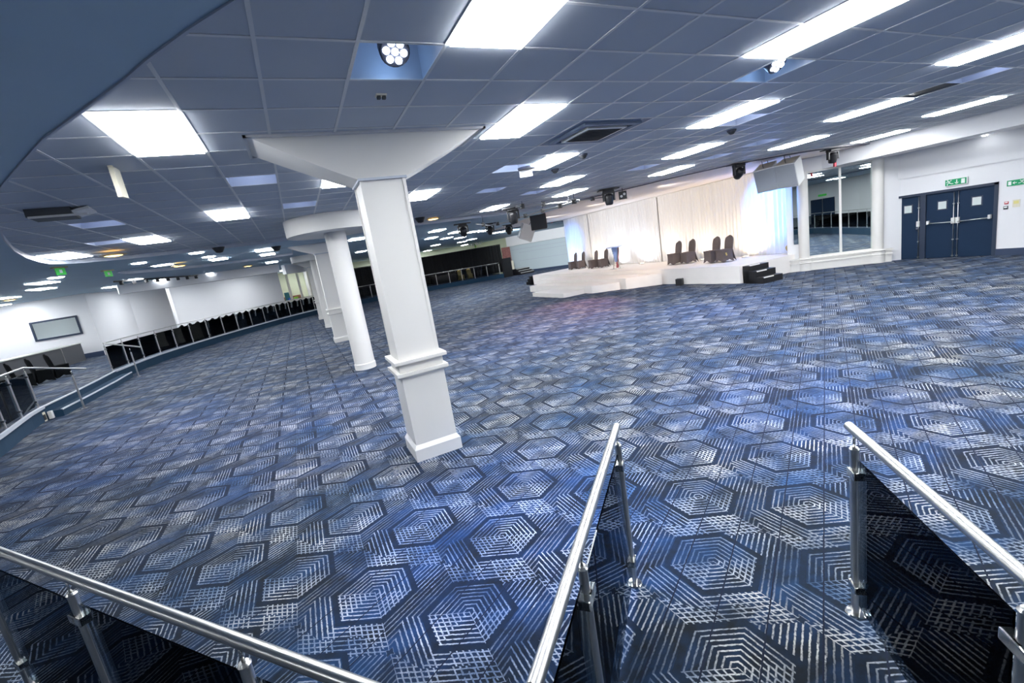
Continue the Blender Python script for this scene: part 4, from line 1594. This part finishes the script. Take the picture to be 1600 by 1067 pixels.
# far single loudspeaker
Pc = D(823, 363, 22.5)
t = thing('hanging_loudspeaker', 'small white loudspeaker hanging left of the stage drape', 'loudspeaker', Pc, rot=(-.45, .15, -1.9))
MB().box((-.28, -.36, -.42), (.28, .36, .42), bevel=.03).build('cabinet', m_whitebox, t)
MB().box((-.26, -.375, -.4), (.26, -.355, .4)).build('grille', m_grille, t)
MB().tube([(0, 0, .42), (0, .1, .9)], .012, 6).build('hanger', m_black, t)
Pc = D(841, 346, 18.5)
t = thing('hanging_loudspeaker', 'black loudspeaker hanging from the lighting pipe left of the drape', 'loudspeaker', Pc, -.5)
MB().box((-.36, -.25, -.36), (.36, .3, .33), bevel=.03).build('cabinet', m_black, t)
MB().box((-.33, -.262, -.33), (.33, -.25, .3)).build('grille', m_greygrille, t)
MB().box((.37, -.2, -.3), (.375, .25, .28)).build('side_panel', m_wood, t)
MB().box((-.38, -.03, .33), (.38, .03, .37)).build('bracket', m_black, t)
# pipes
pz = 3.45


def pipe(label, pxs, z):
    pts = [Z(x, y, z) for x, y in pxs]
    t = thing('lighting_pipe', label, 'lighting pipe', pts[0])
    o_ = pts[0]
    MB().tube([p - o_ for p in pts], .024, 8).build('pipe', m_steel, t)
    n = 0
    for a, b in zip(pts, pts[1:]):
        L = (b - a).length
        for k in range(max(1, int(L / 1.3))):
            c_ = a + (b - a) * ((k + .5) / max(1, int(L / 1.3))) - o_
            MB().box((-.05, -.05, -.06), (.05, .05, .07), Matrix.Translation(c_), .01).build('pipe_clamp', m_black, t)
            if n % 2 == 0:
                MB().tube([c_ + Vector((0, 0, .05)), Vector((c_.x, c_.y, (CZ if 0 else ZP) - o_.z))], .008, 6).build('suspension_rod', m_black, t)
            n += 1


pipe('upper lighting pipe with clamps running to the moving head above the lectern', [(806, 323.5), (826, 321.5), (871, 317), (906, 313), (945, 308.5)], 3.56)
pipe('lower lighting pipe with clamps curving from the black loudspeaker to the right', [(744, 350), (765, 352), (790, 347.5), (807, 341.5), (836, 333), (861.6, 326), (889.5, 317.5), (905, 312.5)], 3.40)

# ================================================================= RIGHT WALL, DOORS
XW = 17.95
struct(MB().box((XW, -12, 0), (XW + .15, 5.80, 3.5)).box((XW, 5.80, 2.04), (XW + .15, 8.37, 3.5)).box((XW, 8.37, 0), (XW + .15, 8.75, 3.5)).build('wall_right', m_wall))
struct(MB().box((XW - .045, -12, 2.56), (XW, 8.5, 3.36)).build('wall_right', m_wall))
struct(MB().box((XW - .025, -12, 0), (XW, 5.80, .19)).build('baseboard_right', m_skirt))
# bulkhead
struct(MB().prism([(16.5, -12), (XW + .1, -12), (XW + .1, 8.6), (16.2, 10.75), (16.0, 10.3), (16.5, 9.6)], 3.33, CZ + .03).build('wall_right', m_wall))
tag(MB().lathe([(0, -.03), (.05, -.025), (.06, 0)], Matrix.Translation(Z(1539, 211, 3.33))).build('bulkhead_downlight', m_panel), 'small round lamp under the white bulkhead edge at right', 'downlight')
# doors: frame with three leaves
fr = MB()
fr.box((XW - .03, 5.80, 0), (XW + .12, 5.88, 2.04)).box((XW - .03, 8.30, 0), (XW + .12, 8.37, 2.04)).box((XW - .03, 5.80, 1.97), (XW + .12, 8.37, 2.04)).box((XW - .03, 7.40, 0), (XW + .12, 7.54, 1.97))
struct(fr.build('trim_11', m_doorframe))


def door(n, y0, y1, wy, label_bar):
    d = MB()
    d.box((XW + .03, y0, .01), (XW + .08, y1, 1.97))
    o = struct(d.build('door_%d' % n, m_door))
    MB().box((XW + .022, wy - .125, 1.45), (XW + .032, wy + .125, 1.73), bevel=.004).build('vision_frame', m_doorframe, o)
    MB().box((XW + .014, wy - .095, 1.48), (XW + .024, wy + .095, 1.70)).build('vision_panel', m_window_glass, o)
    rods = MB()
    ry = y0 + .045 if label_bar != 'hi' else y1 - .045
    rods.tube([(XW - .0, ry, .03), (XW - .0, ry, 1.94)], .011, 8)
    rods.build('bolt_rod', m_steel, o)
    for zz in (.55, 1.6, .06):
        MB().box((XW - .02, ry - .02, zz - .015), (XW + .03, ry + .02, zz + .015)).build('rod_guide', m_steel, o)
    MB().box((XW - .05, ry - .04, 1.02), (XW + .03, ry + .04, 1.19), bevel=.008).build('latch_box', m_whitebox, o)
    if label_bar != 'none':
        e_ = y1 - .06 if label_bar == 'lo' else y0 + .07
        a_, b_ = (XW - .05, ry, 1.07), (XW - .05, e_, 1.09)
        MB().tube([a_, b_], .014, 8).build('push_bar', m_steel, o)
        MB().box((XW - .07, e_ - .03, 1.06), (XW + .03, e_ + .03, 1.17), bevel=.008).build('bar_bracket', m_whitebox, o)
    else:
        MB().lathe([(0, -.02), (.03, -.018), (.035, 0)], Matrix.Translation((XW - .04, ry + .02, .97)) @ Matrix.Rotation(-PI / 2, 4, 'Y'), 14).build('knob', m_chrome, o)
    return o


door(1, 7.54, 8.30, 7.87, 'none')
door(2, 6.70, 7.40, 7.02, 'lo')
door(3, 5.88, 6.69, 6.25, 'hi')

# exit signs


def txt_man(o, m, sc_, yoff, zoff, flip):
    """running figure"""
    j = MB()

    def P(y, z):
        return (-.022, yoff + flip * y * sc_, zoff + z * sc_)
    j.lathe([(0, -.02 * sc_), (.02 * sc_, 0), (0, .02 * sc_)], Matrix.Translation(P(-.045, .075)), 10)
    for pts in ([(-.03, .05), (0, 0)], [(-.03, .045), (-.075, .02)], [(-.03, .045), (.02, .05), (.04, .075)], [(0, 0), (-.05, -.02), (-.05, -.07)], [(0, 0), (.045, -.03), (.085, -.03)]):
        j.tube([P(*q) for q in pts], .011 * sc_, 6)
    j.build('running_figure', m, o)


t = thing('exit_sign', 'green and white running man exit sign above the double doors', 'exit sign', (XW - .05, 6.70, 2.22), -.0)
MB().box((-.015, -.26, -.10), (.02, .24, .10), bevel=.004).build('backing', m_signwhite, t)
MB().box((-.022, -.24, -.085), (-.014, .23, .085)).build('sign_face', m_green, t)
txt_man(t, m_signwhite, 1.0, .13, -.01, -1)
j = MB().box((-.028, -.04, -.03), (-.021, -.02, .06))
j.prism([(0, 0), (0, 0.0001), (0.0001, 0)], 0, .0001)
j.build('arrow_stem', m_signwhite, t)
a_ = MB()
for yy, zz in (((-.07, -.015), (-.03, -.055)), ((.01, -.015), (-.03, -.055))):
    a_.tube([(-.025, yy[0], yy[1]), (-.025, zz[0], zz[1])], .008, 6)
a_.build('arrow_head', m_signwhite, t)
MB().box((-.028, -.21, -.065), (-.021, -.13, .065)).build('door_symbol', m_signwhite, t)
t = thing('exit_sign', 'green exit sign with left arrow at the right edge of the picture', 'exit sign', (XW - .005, 5.47, 1.95), 0)
MB().box((-.012, -.18, -.075), (0, .17, .075)).build('sign_face', m_green, t)
MB().box((-.02, .085, -.05), (-.011, .145, .05)).build('door_symbol', m_signwhite, t)
a_ = MB().box((-.02, -.02, -.008), (-.011, .055, .008))
a_.tube([(-.015, .055, 0), (-.015, .02, .03)], .007, 6).tube([(-.015, .055, 0), (-.015, .02, -.03)], .007, 6)
a_.build('arrow', m_signwhite, t)
txt_man(t, m_signwhite, .7, -.11, 0, 1)


def plate(name, m, y, z, hy, hz, lab, cat='sign', m2=None):
    t = thing(name, lab, cat, (XW - .002, y, z))
    MB().box((-.02, -hy, -hz), (0, hy, hz), bevel=.003).build('plate', m, t)
    if m2:
        MB().box((-.024, -hy * .7, -hz * .1), (-.019, hy * .7, hz * .7)).build('symbol', m2, t)
    return t


plate('wall_sounder', m_cream, 8.46, 2.31, .045, .055, 'small cream round-edged sounder on the wall left of the doors', 'sounder')
plate('fire_notice', m_yellow, 8.47, 1.42, .035, .11, 'small yellow and red fire notice left of the single door', 'sign', m_red)
plate('call_point', m_red, 8.47, 1.19, .045, .055, 'red fire call point below the yellow notice left of the doors', 'call point', m_signwhite)
plate('fire_sign', m_red, 5.63, 1.44, .04, .035, 'small red sign right of the doors, above the switch plate', 'sign', m_signwhite)
plate('switch_plate', m_greygrille, 5.64, 1.31, .045, .045, 'dark switch plate right of the doors, below the small red sign', 'switch', m_signwhite)
plate('notice', m_cream, 5.44, 1.40, .07, .10, 'pale square notice with green and orange marks right of the doors', 'sign', m_yellow)

# mirror wall
ma, mbp = Vector((15.93, 10.37)), Vector((17.95, 8.02))
dm_ = (mbp - ma).normalized()
nm = Vector((dm_.y, -dm_.x))          # toward the room
if nm.x > 0:
    nm = -nm
angm = math.atan2(dm_.y, dm_.x)
T5 = Matrix.Translation((ma.x, ma.y, 0)) @ Matrix.Rotation(angm, 4, 'Z')   # local x along wall, local y = +normal left
sgn = 1 if (T5.to_3x3() @ Vector((0, 1, 0))).to_2d().dot(nm) > 0 else -1
Lw = (mbp - ma).length


def bxm(mb, x0, x1, y0, y1, z0, z1, bevel=0):
    """y measured toward the room"""
    if sgn < 0:
        y0, y1 = -y1, -y0
    mb.box((x0, y0, z0), (x1, y1, z1), T5, bevel)
    return mb


def loc_on(px, py):
    """distance along mirror wall and height of pixel"""
    d = ray(px, py)
    n2 = Vector((-dm_.y, dm_.x))
    t_ = n2.dot(ma) / (n2.x * d.x + n2.y * d.y)
    P = d * t_
    return (P.to_2d() - ma).dot(dm_), P.z + H


mb = MB()
bxm(mb, -.1, Lw, -.15, -.03, 0, 3.6)
struct(mb.build('wall_right', m_wall))
# pedestal ledge
mb = MB()
bxm(mb, -.05, Lw - .3, 0, .16, 0, .25)
bxm(mb, -.07, Lw - .28, 0, .19, .25, .29)
bxm(mb, -.05, Lw - .3, 0, .15, .29, .38)
bxm(mb, -.08, Lw - .27, 0, .20, .38, .43)
struct(mb.build('trim_12', m_white))
xs = [loc_on(1245, 330)[0], loc_on(1262.5, 330)[0], loc_on(1311, 330)[0], loc_on(1314.5, 330)[0], loc_on(1363.5, 330)[0]]
mir = MB()
t = thing('mirror_wall_panels', 'tall two-pane mirror in a white frame between round white pillars', 'mirror', (0, 0, 0))
mb = MB()
bxm(mb, xs[1], xs[2], 0.0, .01, .49, 3.28)
mb.build('mirror_pane', m_mirror, t)
mb = MB()
bxm(mb, xs[3], xs[4], 0.0, .01, .49, 3.26)
mb.build('mirror_pane', m_mirror, t)
mb = MB()
bxm(mb, xs[2], xs[3], 0, .045, .43, 3.33)
bxm(mb, xs[1] - .05, xs[1], 0, .045, .43, 3.33)
bxm(mb, xs[4], xs[4] + .05, 0, .045, .43, 3.33)
bxm(mb, xs[1], xs[4], 0, .04, .43, .49)
bxm(mb, xs[1], xs[4], 0, .04, 3.27, 3.33)
mb.build('frame', m_white, t)
mb = MB()
bxm(mb, xs[0] - .12, xs[0] + .10, 0.0, .01, .95, 3.25)
tag(mb.build('narrow_mirror', m_mirror), 'narrow mirror strip between the drape edge and the round pillar', 'mirror')
for px_, lab in ((1254.5, 'slim round white pillar at the left of the mirrors'), (1370.5, 'slim round white pillar at the right of the mirrors')):
    s_ = loc_on(px_, 330)[0]
    c_ = ma + dm_ * s_ + nm * .06
    t = thing('round_pillar', lab, 'pillar', (c_.x, c_.y, 0), group='round pillars')
    MB().lathe([(.20, 0), (.20, .26), (.225, .28), (.2, .3), (.2, .38), (.23, .41), (.2, .435), (.165, .44)], seg=32).build('base', m_white, t)
    MB().lathe([(.155, .43), (.155, 3.1), (.16, 3.1), (.165, 3.335)], seg=32).build('shaft', m_white, t)
MB_ = MB().tube([(0, 0, 0), (0, 0, .1)], .01)
MB_.bm.free()
tag(MB().lathe([(0, .02), (.28, .03), (.32, .22), (.28, .34), (.2, .36), (.2, .3), (0, .28)], Matrix.Translation((16.2, 10.62, SH + .19)) @ Matrix.Rotation(1.2, 4, 'Y') @ Matrix.Scale(.5, 4), 16).build('cable_coil', m_chair_gold), 'ochre coil of cable at the right end of the stage', 'cable')

# ================================================================= BEHIND THE CAMERA (seen in the mirrors)
BE = [(-3.0, -8.2), (2.2, -7.2), (6.0, -4.8), (9.2, -2.6), (11.6, -.2), (12.4, -2.5), (17.95, -2.6)]
BP = [(-3.0, -8.2), (2.2, -7.2), (6.0, -4.8), (9.2, -2.6), (11.6, -.6), (17.9, -.9)]
mb = MB()
bm = mb.bm
poly = BP + [(17.9, -18), (-3, -18)]
vv = [bm.verts.new((p[0], p[1], PZ + .004)) for p in poly]
ed = [bm.edges.new((vv[i], vv[(i + 1) % len(vv)])) for i in range(len(vv))]
bmesh.ops.triangle_fill(bm, use_beauty=True, edges=ed, normal=(0, 0, 1))
struct(mb.build('floor', m_carpet))
struct(strip(BP[::-1], 0, PZ, .012, -.012).build('trim_13', m_riser))
bpz = [Vector(p) for p in BP]
pp_ = []
for a, b in zip(bpz[:5], bpz[1:5]):
    n_ = max(1, round((b - a).length / 1.4))
    for k in range(n_):
        pp_.append(a + (b - a) * k / n_ + Vector((.05, -.12)))
pp_.append(bpz[4] + Vector((.0, -.12)))
raised_rail('steel and glass railing reflected in the tall mirrors', pp_)
wall('wall_front', (-30, -13), (1.5, -13), 0, CZ, m_wall)
wall('wall_front', (1.5, -13), (18, -9.5), 0, CZ, m_wall)
ddv = Vector((16.5, 3.5)).normalized()
a5 = math.atan2(ddv.y, ddv.x)
o = struct(MB().box((0, .0, PZ), (1.0, .08, PZ + 2.05), Matrix.Translation((-2.6, -12.86, 0))).build('door_4', m_door))
o = struct(MB().box((1.1, .0, PZ), (2.1, .08, PZ + 2.05), Matrix.Translation((-2.6, -12.86, 0))).build('door_5', m_door))
tag(MB().box((.7, .0, PZ + 2.25), (1.4, .08, PZ + 2.42), Matrix.Translation((-2.6, -12.86, 0))).build('exit_sign', m_greenlit), 'green exit sign over navy doors seen reflected in the mirrors', 'exit sign')
wall('wall_left', (-30, -20), (-30, 60), 0, CZ, m_wall)

# ================================================================= LIGHTS
# blue white spotlights in the recesses
x0, y0 = cell(1, 1)
lamp('SPOT', (x0 + .3, y0 + .3, CZ - .12), 560, (.07, .30, 1), .05, (x0 + .6, y0 + .3, 0), 1.05, 'recess_spot', 1)
lamp('POINT', (x0 + .3, y0 + .40, CZ + .02), .8, (.35, .6, 1), .04, name='recess_glow')
x0, y0 = cell(8, 1)
lamp('SPOT', (x0 + .3, y0 + .3, CZ - .12), 480, (.14, .30, 1), .05, (x0 + .1, y0 + .0, 0), 1.2, 'recess_spot', 1)
lamp('POINT', (x0 + .3, y0 + .40, CZ + .02), .8, (.35, .6, 1), .04, name='recess_glow')
for (c, r) in COFFERS[2:]:
    x0, y0 = cell(c, r)
    lamp('SPOT', (x0 + .3, y0 + .1, CZ + .2), 200, (.26, .36, 1), .05, (x0 + .3, y0 + .3, 0), 1.15, 'recess_spot', .8)
    lamp('POINT', (x0 + .34, y0 + .2, CZ + .14), 1.3, (.62, .72, 1), .05, name='recess_glow')
lamp('SPOT', (14.0, 11.6, 3.3), 1500, (.05, .26, 1), .05, (16.4, 11.3, 2.5), 1.1, 'blue_wash', 1)
lamp('SPOT', (13.6, 23.6, 3.3), 420, (.08, .3, 1), .15, (16.4, 24.8, 2.2), 1.0, 'blue_wash', 1)
for yy_, cc_ in ((13.0, (1, .88, .74)), (17.5, (1, .90, .80)), (21.5, (1, .94, .88))):
    lamp('SPOT', (12.4, yy_, 3.5), 170, cc_, .15, (16.45, yy_ + .5, 2.3), 1.9, 'added_stage_wash', .9)  # floods without fixtures, added to brighten the upper drape
lamp('SPOT', (13.0, 27.5, 3.3), 3500, (.92, .97, 1), .2, (22.8, 37.5, 2.0), 1.1, 'added_wall_wash', .9)  # lamp without a fixture, added to brighten the far grey wall
lamp('SPOT', (11.3, 12.0, 3.4), 350, (1, .72, .5), .1, (14.0, 17.5, .3), 1.0, 'warm_wash', .9)
lamp('SPOT', (11, 15.0, 3.4), 700, (1, .32, .42), .1, (8.5, 13.5, 0), 1.2, 'warm_wash', .9)
